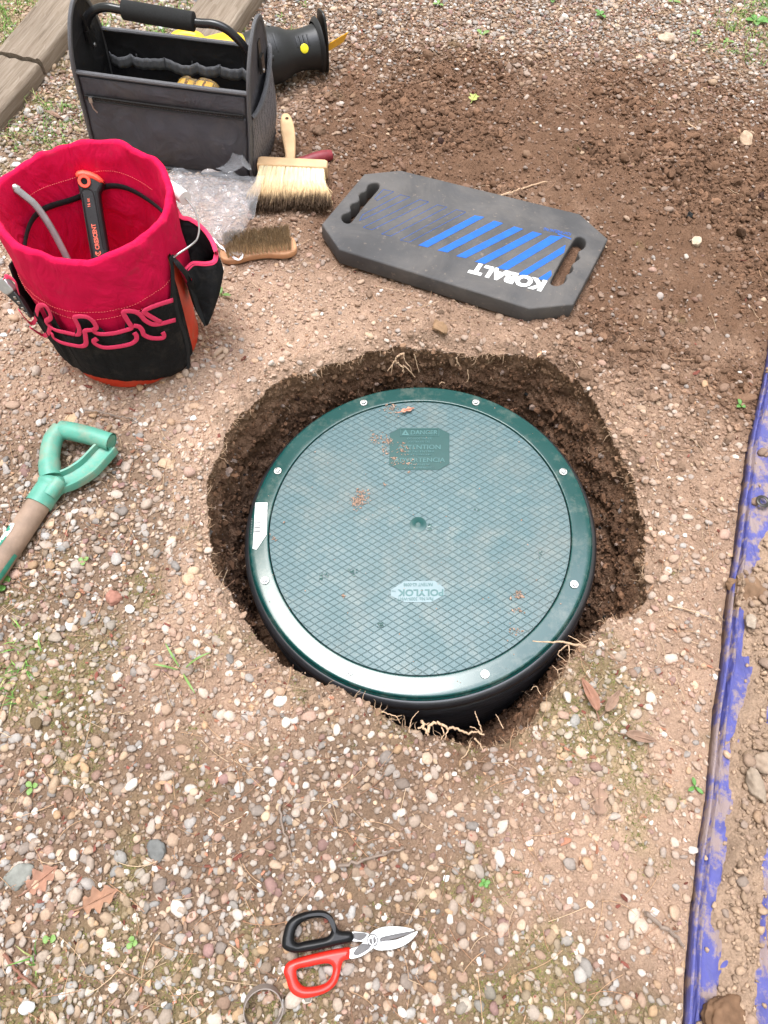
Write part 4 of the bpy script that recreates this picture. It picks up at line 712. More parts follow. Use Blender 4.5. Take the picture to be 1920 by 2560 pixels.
# grey bent pry bar
bp_ = np.array((-.60, .47, G + .2)); bn = np.array((.25, -.75, .5)); bn /= np.linalg.norm(bn); pb = thing('pry_bar', 'slim grey bent steel bar leaning inside the crimson bucket lining', 'pry bar', (-.60, .47, G + .03))
P = crom([on_plane(*c2(*q), bp_, bn) for q in ((80, 398), (140, 445), (205, 500), (262, 575), (315, 660), (360, 745), (400, 825), (430, 890))], 5); P = np.concatenate([P, [P[-1] + (.02, -.005, -.06), np.array((-.52, .43, G + .035))]])
b = MB(); b.tube(P, np.r_[np.linspace(.0062, .0058, len(P) - 2), .006, .006], 8, flat=.42, nrm=[bn] * len(P)); b.build('shank', mat('dull_steel', (.36, .36, .37), rough=.4, metal=.75, var=.2, vs=60), pb, world=True, sharp=30)
b = MB(); q0 = to_local(pb, P[0])[0]; b.tube([q0 + (-.002, 0, .002), q0, q0 + (.006, 0, -.006)], [.003, .0066, .0066], 8, flat=.5, up=(.25, -.75, .5)); b.build('chisel_tip', STEEL, pb)
# pliers in the left pocket
pn = np.array((-.35, -.75, .45)); pn /= np.linalg.norm(pn); PLP = on_cyl(*r2(130, 380), BT[0], BT[1], .168); plr = thing('pliers', 'steel-jawed pliers standing in the outer left black pocket', 'pliers', (PLP[0], PLP[1], G + .08))
slab(plr, [(-30, 190), (10, 178), (40, 190), (62, 225), (100, 262), (104, 280), (85, 300), (60, 315), (30, 305), (-10, 270), (-40, 240)], r2, PLP, pn, .014, mat('plier_steel', (.40, .40, .40), rough=.38, metal=.75, var=.2, vs=80), 'jaw', .002)
slab(plr, [(30, 300), (62, 310), (105, 282), (160, 350), (205, 425), (245, 490), (232, 500), (180, 445), (120, 385), (60, 330)], r2, PLP, pn, .010, mat('dark_chrome', (.05, .05, .052), rough=.3, metal=.7, var=.2), 'handle', .002, dz=-.001)
b = MB(); 
for q in ((120, 335), (150, 372), (182, 420), (212, 462)): c_ = to_local(plr, on_plane(*r2(*q), PLP + pn * .0005, pn))[0]; b.box(c_, (.004, .001, .006))
b.build('bright_slot', STEEL, plr)
# ------------------------------------------------------------------ tool tote
GC = mat('grey_nylon', (.066, .066, .080), rough=.62, var=.14, vs=25, bump=.3, bs=800, wv=420, spec=.35); GIN = mat('dark_nylon_lining', (.022, .021, .023), rough=.8, var=.2, vs=30, bump=.3, bs=700, wv=420, spec=.2); PIP = mat('grey_binding', (.10, .098, .105), rough=.7, var=.25, vs=700, bump=.8, bs=1500); BPL = mat('black_tube', (.012, .012, .013), rough=.25, var=.1, spec=.5); FGR = mat('black_foam_grip', (.013, .013, .013), rough=.95, var=.3, vs=300, bump=.8, bs=700); WEB = mat('webbing', (.15, .15, .16), rough=.75, var=.3, vs=600, bump=1, bs=900)
wrinkle(GC, 13, .010, 1.2); wrinkle(GIN, 15, .008, 1.2); grime(GC, (.13, .115, .10), 14, .48, .7, .3); TF = at(546, 387, G); tote = thing('tool_tote', 'open grey nylon tool tote with black foam-gripped handle bar', 'tool bag', (TF[0], TF[1], G + .001), math.atan2(-.2425, .9701))
ex = np.array((.9701, -.2425, 0)); ey = np.array((.2425, .9701, 0)); ez = np.array((0, 0, 1.))
def tp(x, y, yl): return to_local(tote, on_plane(*c1(x, y), TF + ey * yl, ey))[0]
def shear(V): V = V.copy(); V[:, 0] += .095 * V[:, 2] * smooth(0, .1, V[:, 2]); return V
W_ = .378; DP = .165; HF = .204
def panel(y, z0, z1, m, name, bul=0, x0=-W_, x1=0, th=.004, wr=.0015, sag=0):
    A = np.zeros((60, 26, 3))
    for i in range(60):
        for j in range(26):
            u = i / 59; v = j / 25; x = x0 + (x1 - x0) * u; z = z0 + (z1 - z0) * v - sag * math.sin(math.pi * u) * v
            A[i, j] = (x, y - bul * math.sin(math.pi * u) ** .6 * math.sin(math.pi * min(1, v * 1.05)) ** .7 - wr * 2 * float(fbm(x * 1.3, z, 14, 3, 80 + int(y * 100))) , z)
    b = MB(); b.sheet(A, th, np.array((0, -1., 0))); b.xf(shear); return b.build(name, m, tote, sharp=0)
panel(0, 0, HF, GC, 'front_panel', .004); panel(DP, 0, HF + .002, GIN, 'back_panel', -.004, wr=.0022)
fp = panel(-.0045, .004, .151, GC, 'front_pocket', .010, -W_ + .008, -.008, .003, .003); panel(-.0045, .160, HF - .006, GC, 'pocket_hood', .003, -W_ + .008, -.008, .003, .001)
b = MB(); P = np.array([(-W_ + .012 + (W_ - .024) * u, -.0075 - .003 * math.sin(math.pi * u), .156) for u in np.linspace(0, 1, 60)])
for k in range(0, 59): b.box((P[k] + P[k + 1]) / 2, (.0045, .0028, .0042))
b.tube(P + [0, -.001, .0048], .0018, 6); b.tube(P + [0, -.001, -.0048], .0018, 6); b.xf(shear); zp = b.build('zipper', mat('zip_black', (.018, .018, .019), rough=.5, var=.2), tote)
b = MB(); b.box((-W_ + .026, -.0125, .155), (.008, .005, .012)); b.tube([(-W_ + .026, -.0150, .150), (-W_ + .029, -.016, .138), (-W_ + .035, -.0145, .128)], .0017, 6); b.xf(shear); b.build('zip_pull', STEEL, zp)
b = MB(); b.box((-W_ / 2, DP / 2, .006), (W_, DP, .012)); b.box((-W_ / 2, DP / 2, .016), (W_ - .01, DP - .01, .006)); b.build('base', GIN, tote)
def bind(P, name='binding', r=.0052, sh=True): 
    b = MB(); b.tube(P, r, 8, flat=.8); 
    if sh: b.xf(shear)
    return b.build(name, PIP, tote)
bind([(-W_ * (1 - u), -.001 - .002 * math.sin(3.14 * u), HF + .002) for u in np.linspace(0, 1, 40)]); bind([(-W_ * (1 - u), DP - .001 + .002 * math.sin(3.14 * u) + .002 * float(fbm(u, 1, 5, 2, 82)), HF + .004) for u in np.linspace(0, 1, 40)]); bind([(-W_ * (1 - u), -.006, .004) for u in np.linspace(0, 1, 20)], r=.005)
so_l = crom([(0, 0), (-.004, .10), (-.003, .20), (.006, .245), (.030, .283), (.052, .301), (.072, .308), (.095, .306), (.118, .294), (.142, .262), (.160, .222), (.167, .18), (DP + .002, .10), (DP, 0)], 5)
sep = []
for x, nm in ((-W_, 'end_panel'), (0, 'end_panel')):
    V, F = plate([so_l], .004); V = np.stack([x + V[:, 2] - .002, V[:, 0], V[:, 1]], -1); b = MB(); b.add(V, F); b.xf(shear); sep.append(b.build(nm, GC if x == 0 else GIN, tote, sharp=30))
    bind([(x, q[0], q[1]) for q in so_l], r=.0058)
# outside end pocket of mesh cloth, bulging
MESH = mat('mesh_cloth', (.075, .07, .078), rough=.7, var=.2, vs=60); _n = MESH.node_tree; _b = _n.nodes['Principled BSDF']; _tc = _n.nodes.new('ShaderNodeTexCoord'); _v = _n.nodes.new('ShaderNodeTexVoronoi'); _v.inputs['Scale'].default_value = 330; _v.inputs['Randomness'].default_value = .25; _n.links.new(_tc.outputs['Object'], _v.inputs[0])
_r = _n.nodes.new('ShaderNodeValToRGB'); _n.links.new(_v.outputs[0], _r.inputs[0]); _r.color_ramp.elements[0].position = .25; _r.color_ramp.elements[0].color = (.008, .008, .009, 1); _r.color_ramp.elements[1].position = .45; _r.color_ramp.elements[1].color = (.15, .14, .155, 1); _n.links.new(_r.outputs[0], _b.inputs['Base Color'])
A = np.zeros((40, 24, 3))
for i in range(40):
    for j in range(24):
        u = i / 39; v = j / 23; y = .002 + (DP + .002) * u; zt = .148 + .062 * u ** 1.6; z = zt * v + .004; A[i, j] = (.003 + .026 * math.sin(math.pi * u) ** .6 * (.25 + .75 * math.sin(math.pi * (.08 + .80 * v))) + .0028 * math.sin(u * 62 + 2 * v) * math.sin(math.pi * u) * math.sin(math.pi * v) ** .5 + .014 * u * (1 - v), y, z)
b = MB(); b.sheet(A, .0015); b.xf(shear); b.build('mesh_pocket', MESH, tote, sharp=0); bind([A[i, -1] + [.001, 0, 0] for i in range(40)], r=.0058); bind([A[-1, j] for j in range(24)], r=.005)
# handle bar and grip
ym = .083; hb = crom([tp(402, 178, ym), tp(398, 110, ym), tp(418, 62, ym), tp(455, 38, ym), tp(500, 34, ym), tp(560, 45, ym), tp(730, 75, ym), tp(900, 104, ym), tp(985, 112, ym), tp(1040, 133, ym), tp(1085, 170, ym), tp(1118, 205, ym), tp(1140, 240, ym)], 6)
b = MB(); b.tube(hb, .0085, 14, up=(0, 1, 0)); hnd = b.build('handle_bar', BPL, tote)
b = MB(); b.tube([tp(566, 44, ym), tp(568, 44, ym), tp(730, 73, ym), tp(893, 100, ym), tp(897, 101, ym)], [.012, .0178, .0182, .0178, .012], 20, up=(0, 1, 0)); b.build('foam_grip', FGR, hnd)
for (q, xx) in (((405, 140), -W_ + .034), ((1180, 245), .033)):
    c_ = tp(*q, ym); 
    if xx > 0: c_ = np.array((.0275, .085, .235))
    b = MB(); b.box(c_ + [0.004 if xx < 0 else 0, 0, 0], (.004, .018, .065)); b.box(c_ + [.003, 0, -.012], (.006, .022, .030)); br = b.build('bracket', mat('bracket_metal', (.06, .058, .058), rough=.3, metal=.7, var=.2), tote); b = MB(); b.lathe([(.0045, 0), (.004, .003), (.0001, .004)], c=c_ + [.004, 0, -.028], axis=(1, 0, 0), seg=10); b.build('rivet', STEEL, br)
# gathered webbing loops inside the back
P = []; 
for u in np.linspace(0, 1, 150): x = -W_ + .012 + (W_ - .02) * u; lo = abs(math.sin((u + .04 * math.sin(9 * u)) * 5.5 * math.pi)) ** .7 * (.5 + .5 * math.sin(7 * u + 1) ** 2); P.append((x, DP - .010 - .010 * lo - .001 * math.sin(u * 120), .152 - .006 * lo))
A = np.array([[np.array(p) + (0, 0, z_) for z_ in np.linspace(-.0125, .0125, 4)] for p in P]); b = MB(); b.sheet(A, .0012); b.xf(shear); b.build('webbing_strip', WEB, tote, sharp=0)
b = MB()
for u in np.arange(1, 6) / 5.5: x = -W_ + .012 + (W_ - .02) * u; b = MB(); b.box((x, DP - .0105, .152), (.0018, .003, .027)); b.xf(shear); b.build('webbing_tack', PIP, tote)
# clear case of yellow bits inside
CLR = mat('clear_plastic', (1, .90, .82), rough=.10, trans=.95, ior=1.3, var=.0); YEL = mat('yellow_plastic', (.85, .52, .02), rough=.4, var=.05)
cc = tp(903, 385, .045); cw = TF + ex * cc[0] + ey * .045; cs_ = thing('bit_case', 'clear case of yellow parts standing inside the grey tote', 'case', (cw[0], cw[1], G + .02), math.atan2(-.2425, .9701))
zc = cc[2] - .02 + .003; outl_ = crom([(-.048, .0), (-.049, zc - .035), (-.045, zc - .012), (-.026, zc), (-.016, zc - .001), (-.012, zc - .004), (.004, zc - .004), (.008, zc), (.026, zc - .001), (.043, zc - .010), (.048, zc - .032), (.047, 0)], 3)
V, F = plate([outl_], .034, .004, 2); V = np.stack([V[:, 0], -V[:, 2] + .017, V[:, 1] + .004], -1); b = MB(); b.add(V, F); b.build('case_shell', CLR, cs_, sharp=40)
for k, xx in enumerate((-.036, -.017, .004, .024)): b = MB(); b.box((xx + .003, .001, zc * .5 + .001), (.0155, .022, zc - .014), tap=.96); b.build('yellow_tray', YEL, cs_)

# ------------------------------------------------------------------ reciprocating saw
def cw_(x, y): return (540 + .217 * x) * .8641, .217 * y * .8641
ZW = G + .066; sA = at(*cw_(570, 655), ZW); sB = at(*cw_(1190, 535), ZW); ax = (sB - sA); Ls = np.linalg.norm(ax); ax /= Ls
saw = thing('reciprocating_saw', 'black and yellow reciprocating saw lying on the gravel behind the grey tote', 'saw', (sA[0], sA[1], G + .002), math.atan2(ax[1], ax[0]))
RB2 = mat('black_housing', (.014, .014, .015), rough=.45, var=.15, vs=40, bump=.2, bs=300); SY = mat('safety_yellow', (.80, .47, .012), rough=.4, var=.06)
z0 = .064
prof = [(-.075, .030), (-.06, .050), (-.03, .060), (0, .0625), (.03, .061), (.05, .055), (.064, .049), (.080, .0455), (.10, .0455), (Ls - .02, .049), (Ls - .008, .052), (Ls - .001, .055)]
pr = crom([(q[1], q[0], 0) for q in prof], 4); b = MB(); b.lathe([(q[0], q[1]) for q in pr], c=(0, 0, z0), axis=(1, 0, 0), seg=40, cap0=True, cap1=True); b.build('gear_housing', RB2, saw)
b = MB()
for k in range(5):
    for s_ in (-1, 1):
        x = -.018 + .013 * k; r0 = .0605 if x < .03 else .056
        P = [np.array((x, s_ * (-1) * r0 * math.sin(a) * .99, z0 + r0 * math.cos(a) * .99)) for a in np.linspace(.25, .95, 7)]; b = MB(); b.tube(P, .0038, 6); b.build('grip_rib', RB2, saw)
for k in range(4):
    P = [np.array((.078 + .010 * k, -.0450 * math.sin(a), z0 + .0450 * math.cos(a))) for a in np.linspace(.35, .9, 6)]; b = MB(); b.tube(P, .003, 6); b.build('grip_rib', RB2, saw)
b = MB(); b.lathe([(.052, 0), (.060, .006), (.062, .010), (.056, .012), (.040, .013)], c=(Ls - .012, 0, z0 + .004), axis=(1, 0, 0), seg=36); b.build('flared_collar', RB2, saw)
V, F = plate([crom([(-.062, -.018, 0), (-.060, .022, 0), (-.040, .034, 0), (.030, .036, 0), (.066, .030, 0), (.074, .012, 0), (.074, -.016, 0), (.030, -.034, 0), (-.045, -.034, 0)], 4, True)[:, :2]], .006, .0015); V = np.stack([V[:, 2] + Ls + .008, V[:, 1], V[:, 0] + z0 + .005], -1); b = MB(); b.add(V, F); b.tube([(Ls - .01, .02, z0), (Ls + .012, .02, z0)], .006, 8); b.tube([(Ls - .01, -.02, z0), (Ls + .012, -.02, z0)], .006, 8); sh = b.build('shoe', mat('black_metal', (.008, .008, .008), rough=.35, var=.1), saw)
b = MB(); b.lathe([(.004, 0), (.0035, .002), (.0001, .003)], c=(Ls + .0145, -.029, z0 + .02), axis=(.3, -1, 0), seg=10); b.build('rivet', STEEL, sh)
B0 = to_local(saw, at(*cw_(1205, 600), G + .060))[0]; B1 = to_local(saw, at(*cw_(1500, 420), G + .052))[0]; dx = B1 - B0; Lb = np.linalg.norm(dx); dx /= Lb; dn = np.array((0, -.35, .94)); dn -= dn @ dx * dx; dn /= np.linalg.norm(dn); nb = np.cross(dx, dn)
teeth = []; 
for k in range(22): teeth += [(Lb * k / 22, .0135), (Lb * (k + .6) / 22, .0108)]
V, F = plate([teeth + [(Lb * 1.02, .012), (Lb * .93, -.012), (0, -.0125), (-.03, -.01), (-.03, .01)]], .0015); V = B0 + V[:, :1] * dx + V[:, 1:2] * dn + V[:, 2:] * nb; b = MB(); b.add(V, F); b.build('blade', mat('yellow_blade', (.80, .42, .015), rough=.4, metal=.1, var=.1, vs=150), saw, smooth_=False)
db = math.radians(-58); b = MB(); bc = np.array((.093, .0455 * math.sin(db) * 1., z0 + .0455 * math.cos(db))); b.lathe([(.0105, 0), (.0105, .002), (.0085, .0032), (.0001, .0036)], c=bc - np.array((0, math.sin(db), math.cos(db))) * .0005, axis=(0, math.sin(db), math.cos(db)), seg=20); b.build('lock_button', mat('yellow_button', (.85, .72, .02), rough=.3), saw)
b = MB(); b.tube([(-.015, -.052, z0 + .030), (.006, -.054, z0 + .026)], .0075, 10); b.build('switch_post', BPL, saw)
b = MB(); b.tube(crom([(-.05, 0, z0 + .004), (-.10, .006, z0 + .008), (-.16, .01, z0 + .006), (-.20, .012, z0 + .002)], 5), [.050, .054, .056, .057, .057, .056, .055, .054, .053, .052, .050, .048, .044, .040, .034, .02], 24); b.build('motor_housing', SY, saw)
hp_ = [to_local(saw, at(*c1(x, y), G + .05))[0] for x, y in ((815, 180), (880, 172), (925, 200))]
b = MB(); b.tube(crom([(-.19, .01, z0 + .01), hp_[2] + (0, 0, 0), hp_[1], hp_[0], hp_[0] + (-.03, -.05, -.01), (-.20, -.03, z0 - .02)], 6), .017, 12); b.build('rear_grip', SY, saw)

# ------------------------------------------------------------------ block brush
def c3(x, y): return (400 + .3014 * x) * .8641, (250 + .3014 * y) * .8641
WD = mat('pale_wood', (.62, .40, .22), rough=.55, var=.16, vs=30, bump=.2, bs=200); BRA = mat('bristle', (1, 1, 1), rough=.6, attr='Col', var=.1, spec=.3)
bl = at(*c3(815, 560), G + .03); br_ = at(*c3(1390, 590), G + .03); bm_ = (bl + br_) / 2; ba = math.atan2(br_[1] - bl[1], br_[0] - bl[0]); BW = np.linalg.norm(br_ - bl)
bsh = thing('block_brush', 'wide wooden block brush with pale bristles, dark at the tips', 'brush', (bm_[0], bm_[1], G + .003), ba)
V, F = plate([[(-BW / 2, -.012), (-BW / 2, .012), (-BW / 2 + .006, .017), (BW / 2 - .006, .017), (BW / 2, .012), (BW / 2, -.012)]], .034, .004, 2); V[:, 2] += .012; b = MB(); b.add(V, F); b.build('block', WD, bsh, sharp=50)
hl_ = [to_local(bsh, at(*c3(x, y), G + .045))[0] for x, y in ((1000, 530), (1105, 530), (1120, 420), (1122, 300), (1115, 220), (1095, 150), (1070, 113), (1040, 106), (1010, 118), (998, 160), (995, 230), (1015, 320), (1035, 430), (1045, 525))][1:]
V, F = plate([crom([np.array((q[0], q[1] - (.006 if k in (0, 12) else 0), 0)) for k, q in enumerate(hl_)], 4, True)[:, :2]], .018, .0055, 3); V[:, 2] += .022 + 0; V[:, 2] += np.clip(V[:, 1] - .02, 0, 1) * .02; b = MB(); b.add(V, F); hd2 = b.build('handle', WD, bsh, sharp=0)
hc2 = to_local(bsh, at(*c3(1053, 157), G + .045))[0]; b = MB(); b.lathe([(.0001, 0), (.0040, 0), (.0042, .0005)], c=(hc2[0], hc2[1], .0437), seg=14); b.build('hang_hole', mat('hole_brown', (.05, .025, .012), rough=.9), hd2)
VV = []; FF = []; CC2 = []; n = 0
fl = to_local(bsh, at(*c3(845, 930), G + .01))[0]; fr = to_local(bsh, at(*c3(1455, 870), G + .01))[0]; Lbr = -((fl[1] + fr[1]) / 2) - .010
for k in range(9000):
    tuft = (k % 15); xr = ((tuft + .5) / 15 - .5) * (BW - .016) + random.gauss(0, .0023); u = (xr / BW + .5); zr = .016 + random.random() * .026
    L_ = Lbr * (1 + .06 * random.gauss(0, 1)) + (fl[1] - fr[1]) * -(.5 - u) * .6; xe = xr * 1.14 + random.gauss(0, .0055) + (.5 - u) * -.004; ze = max(.001, zr * .55 + random.gauss(0, .006)); w_ = .00038
    p0 = np.array((xr * .995, -.010, zr)); p1 = np.array((xr * 1.05 + random.gauss(0, .001), -.010 - L_ * .45, zr * .9 + .003)); p2 = np.array((xe * .99, -.010 - L_ * .78, (zr + ze) * .5)); p3 = np.array((xe + random.gauss(0, .002), -.010 - L_, ze))
    for q, cl_ in ((p0, (.90, .80, .55)), (p1, (.88, .74, .48)), (p2, (.70, .50, .28)), (p2 * .35 + p3 * .65, (.13, .08, .045)), (p3, (.07, .045, .03))):
        g_ = 1 + .18 * random.gauss(0, 1); VV += [q + (-w_, 0, 0), q + (w_, 0, w_ * 1.3)]; CC2 += [[max(.02, c_ * g_) for c_ in cl_]] * 2
    FF += [(n + 2 * i, n + 2 * i + 1, n + 2 * i + 3, n + 2 * i + 2) for i in range(4)]; n += 10
o = mesh_np('bristles', VV, FF, BRA, bsh, False, np.array(CC2)); 
b = MB(); A = np.array([[(x * (1 + .12 * v), -.008 - Lbr * .70 * v, .012 + .014 * (1 - v)) for x in np.linspace(-BW / 2 + .008, BW / 2 - .008, 8)] for v in np.linspace(0, 1, 5)]); b.sheet(A, .006); b.build('bristle_core', mat('bristle_core', (.25, .16, .08), rough=.9, var=.3, vs=400), bsh)
# red-handled tool under the brush
r0 = at(*c3(1130, 530), G + .014); r1 = at(*c3(1425, 455), G + .016); ra = math.atan2(r1[1] - r0[1], r1[0] - r0[0]); Lr = np.linalg.norm(r1 - r0)
rt = thing('red_handled_tool', 'worn dark red handle sticking out behind the block brush', 'hand tool', (r0[0], r0[1], G), ra)
b = MB(); b.lathe([(.006, -.02), (.0095, -.015), (.0105, 0), (.012, .03), (.0142, Lr * .5), (.0145, Lr * .75), (.0125, Lr * .92), (.0105, Lr), (.007, Lr + .001), (.0055, Lr - .006), (.0001, Lr - .008)], c=(0, 0, .0155), axis=(1, 0, .012), seg=22); b.build('grip', mat('dark_red_rubber', (.21, .022, .032), rough=.5, var=.3, vs=35, bump=.3, bs=200), rt)
b = MB(); b.tube([(-.015, 0, .0155), (-.09, 0, .012)], .0045, 10); b.build('shank', STEEL, rt)
# ------------------------------------------------------------------ wire brush
wl = at(*c3(500, 1300), G + .012); wr = at(*c3(1135, 1225), G + .012); wm = (wl + wr) / 2; wa = math.atan2(wr[1] - wl[1], wr[0] - wl[0]); WL = np.linalg.norm(wr - wl)
wb = thing('wire_brush', 'curved wooden scrubbing brush lying bristles up on the soil', 'wire brush', (wm[0], wm[1], G + .003), wa)
h = WL / 2; V, F = plate([crom([(-h, .000, 0), (-h + .008, -.016, 0), (-h + .03, -.021, 0), (-.02, -.0155, 0), (.012, -.014, 0), (.045, -.021, 0), (h - .018, -.021, 0), (h - .002, -.010, 0), (h, .012, 0), (h - .006, .030, 0), (h - .03, .038, 0), (.02, .034, 0), (-.02, .033, 0), (-h + .03, .036, 0), (-h + .006, .026, 0)], 5, True)[:, :2]], .016, .0045, 3); b = MB(); b.add(V, F); b.build('wooden_back', mat('brown_wood', (.46, .235, .12), rough=.55, var=.2, vs=40, bump=.25, bs=200), wb, sharp=0)
VV = []; FF = []; CC2 = []; n = 0
for i in range(17):
    for j in range(6):
        cx_ = -h + .018 + (2 * h - .034) * i / 16; cy_ = -.012 + .0088 * j; 
        for k in range(46):
            a = random.random() * 6.28; r_ = .0017 * random.random() ** .5; p0 = np.array((cx_ + r_ * math.cos(a), cy_ + r_ * math.sin(a), .0155)); sp2 = np.array((random.gauss(0, .0034), random.gauss(0, .0034), .022 + random.random() * .010)); p1 = p0 + sp2 * .55; p2 = p0 + sp2 + (random.gauss(0, .0012), random.gauss(0, .0012), 0); w_ = .00028; g_ = 1 + .3 * random.gauss(0, 1)
            for q, cl_ in ((p0, (.62, .46, .28)), (p1, (.52, .38, .23)), (p2, (.28, .20, .12))): VV += [q + (-w_, 0, 0), q + (w_, w_ * .5, 0)]; CC2 += [[max(.02, c_ * g_) for c_ in cl_]] * 2
            FF += [(n, n + 1, n + 3, n + 2), (n + 2, n + 3, n + 5, n + 4)]; n += 6
mesh_np('bristles', VV, FF, BRA, wb, False, np.array(CC2))
VV = []; 
# ------------------------------------------------------------------ clear plastic bag
BAG = bpy.data.materials.new('clear_film'); BAG.use_nodes = True; n_ = BAG.node_tree; n_.nodes.clear(); l_ = n_.links.new
ou = n_.nodes.new('ShaderNodeOutputMaterial'); tr_ = n_.nodes.new('ShaderNodeBsdfTransparent'); gl = n_.nodes.new('ShaderNodeBsdfGlossy'); gl.inputs['Roughness'].default_value = .05; df = n_.nodes.new('ShaderNodeBsdfTranslucent'); df.inputs[0].default_value = (.85, .85, .9, 1); dd = n_.nodes.new('ShaderNodeBsdfDiffuse'); dd.inputs[0].default_value = (.8, .8, .84, 1)
lw = n_.nodes.new('ShaderNodeLayerWeight'); lw.inputs[0].default_value = .22; m1 = n_.nodes.new('ShaderNodeMixShader'); m1.inputs[0].default_value = .13; l_(tr_.outputs[0], m1.inputs[1]); l_(dd.outputs[0], m1.inputs[2]); m2 = n_.nodes.new('ShaderNodeMixShader'); l_(lw.outputs[0], m2.inputs[0]); l_(m1.outputs[0], m2.inputs[1]); l_(gl.outputs[0], m2.inputs[2]); l_(m2.outputs[0], ou.inputs[0])
bgc = at(*c3(500, 900), G); bag = thing('plastic_bag', 'crumpled clear plastic bag lying between the bucket and the two brushes', 'plastic bag', (bgc[0], bgc[1], G))
def bil(P, u, v): return (P[0] * (1 - u) + P[1] * u) * (1 - v) + (P[3] * (1 - u) + P[2] * u) * v
def film(px, z0, amp, sd, name='film', n1=90, n2=90, lift=0):
    Q = [to_local(bag, at(*c3(*q[:2]), G + z0))[0] for q in px]; A = np.zeros((n1, n2, 3))
    U, Vv_ = np.meshgrid(np.linspace(0, 1, n1), np.linspace(0, 1, n2), indexing='ij')
    base = bil([q[None, None] for q in Q], U[..., None], Vv_[..., None]); X, Y = base[..., 0], base[..., 1]
    rid = np.zeros_like(X)
    for k in range(22):
        a = rng.random() * 6.28; o1 = rng.normal() * .06; f = rng.uniform(9, 30); rid += (1 - np.abs(((X * math.cos(a) + Y * math.sin(a) + o1 + .012 * vn(X * 20, Y * 20, sd + k)) * f) % 2 - 1)) ** 3 * rng.uniform(.2, 1) * smooth(.35, .7, vn(X * 9, Y * 9, sd + 40 + k))
    base[..., 2] += amp * (rid * .7 + 1.1 * fbm(X, Y, 6, 2, sd)) + lift * np.sin(np.pi * U) * np.sin(np.pi * Vv_)
    base[..., 0] += .005 * fbm(X, Y, 30, 2, sd + 1); base[..., 1] += .005 * fbm(X, Y, 30, 2, sd + 2); base[..., 2] = np.maximum(base[..., 2], .003)
    o = mesh_np(name, base.reshape(-1, 3), np.array([(i * n2 + j, i * n2 + j + 1, (i + 1) * n2 + j + 1, (i + 1) * n2 + j) for i in range(n1 - 1) for j in range(n2 - 1)]), BAG, bag, True); return o
film([(-60, 640), (878, 690), (655, 1330), (200, 1010)], .030, .016, 101, 'top_layer', lift=.032); film([(-40, 650), (850, 720), (640, 1320), (230, 1050)], .010, .008, 131, 'bottom_layer'); film([(465, 640), (620, 545), (760, 610), (770, 680)], .045, .014, 151, 'gathered_mouth', 50, 50, lift=.012)
WFS = mat('white_film_edge', (.8, .8, .83), rough=.25, var=.05, spec=.7); Q = crom([to_local(bag, at(*c3(x, y), G + .022))[0] + (0, 0, .002 * math.sin(k * 2.1)) for k, (x, y) in enumerate(((430, 1140), (500, 1215), (570, 1265), (655, 1325), (700, 1250), (735, 1165)))], 6)
b = MB(); b.tube(Q, [.0012 + .0022 * abs(math.sin(i * .7)) for i in range(len(Q))], 6, flat=.3); b.build('sealed_edge', WFS, bag)

# ------------------------------------------------------------------ edging timbers
TMB = mat('weathered_timber', (.235, .175, .125), rough=.85, var=.2, vs=9, bump=.6, bs=60, spec=.2); _n = TMB.node_tree; _b = _n.nodes['Principled BSDF']; _tc = _n.nodes.new('ShaderNodeTexCoord'); _mp = _n.nodes.new('ShaderNodeMapping'); _mp.inputs['Scale'].default_value = (3, 70, 70); _z = _n.nodes.new('ShaderNodeTexNoise'); _z.inputs['Scale'].default_value = 2.2; _z.inputs['Detail'].default_value = 9; _z.inputs['Roughness'].default_value = .65; _z.inputs['Distortion'].default_value = .4
_n.links.new(_tc.outputs['Object'], _mp.inputs[0]); _n.links.new(_mp.outputs[0], _z.inputs[0]); _r = _n.nodes.new('ShaderNodeValToRGB'); _n.links.new(_z.outputs[0], _r.inputs[0]); e_ = _r.color_ramp.elements; e_[0].position = .30; e_[0].color = (.07, .05, .037, 1); e_[1].position = .66; e_[1].color = (.28, .235, .19, 1); e2_ = _r.color_ramp.elements.new(.46); e2_.color = (.18, .142, .11, 1)
_w = _n.nodes.new('ShaderNodeMix'); _w.data_type = 'RGBA'; _w.inputs[0].default_value = .3; _n.links.new(_r.outputs[0], _w.inputs[6]); _n.links.new(_b.inputs['Base Color'].links[0].from_socket, _w.inputs[7]); _n.links.new(_w.outputs[2], _b.inputs['Base Color'])
_bp = _n.nodes.new('ShaderNodeBump'); _bp.inputs['Strength'].default_value = .8; _bp.inputs['Distance'].default_value = .004; _n.links.new(_z.outputs[0], _bp.inputs['Height']); _n.links.new(_bp.outputs[0], _b.inputs['Normal'])
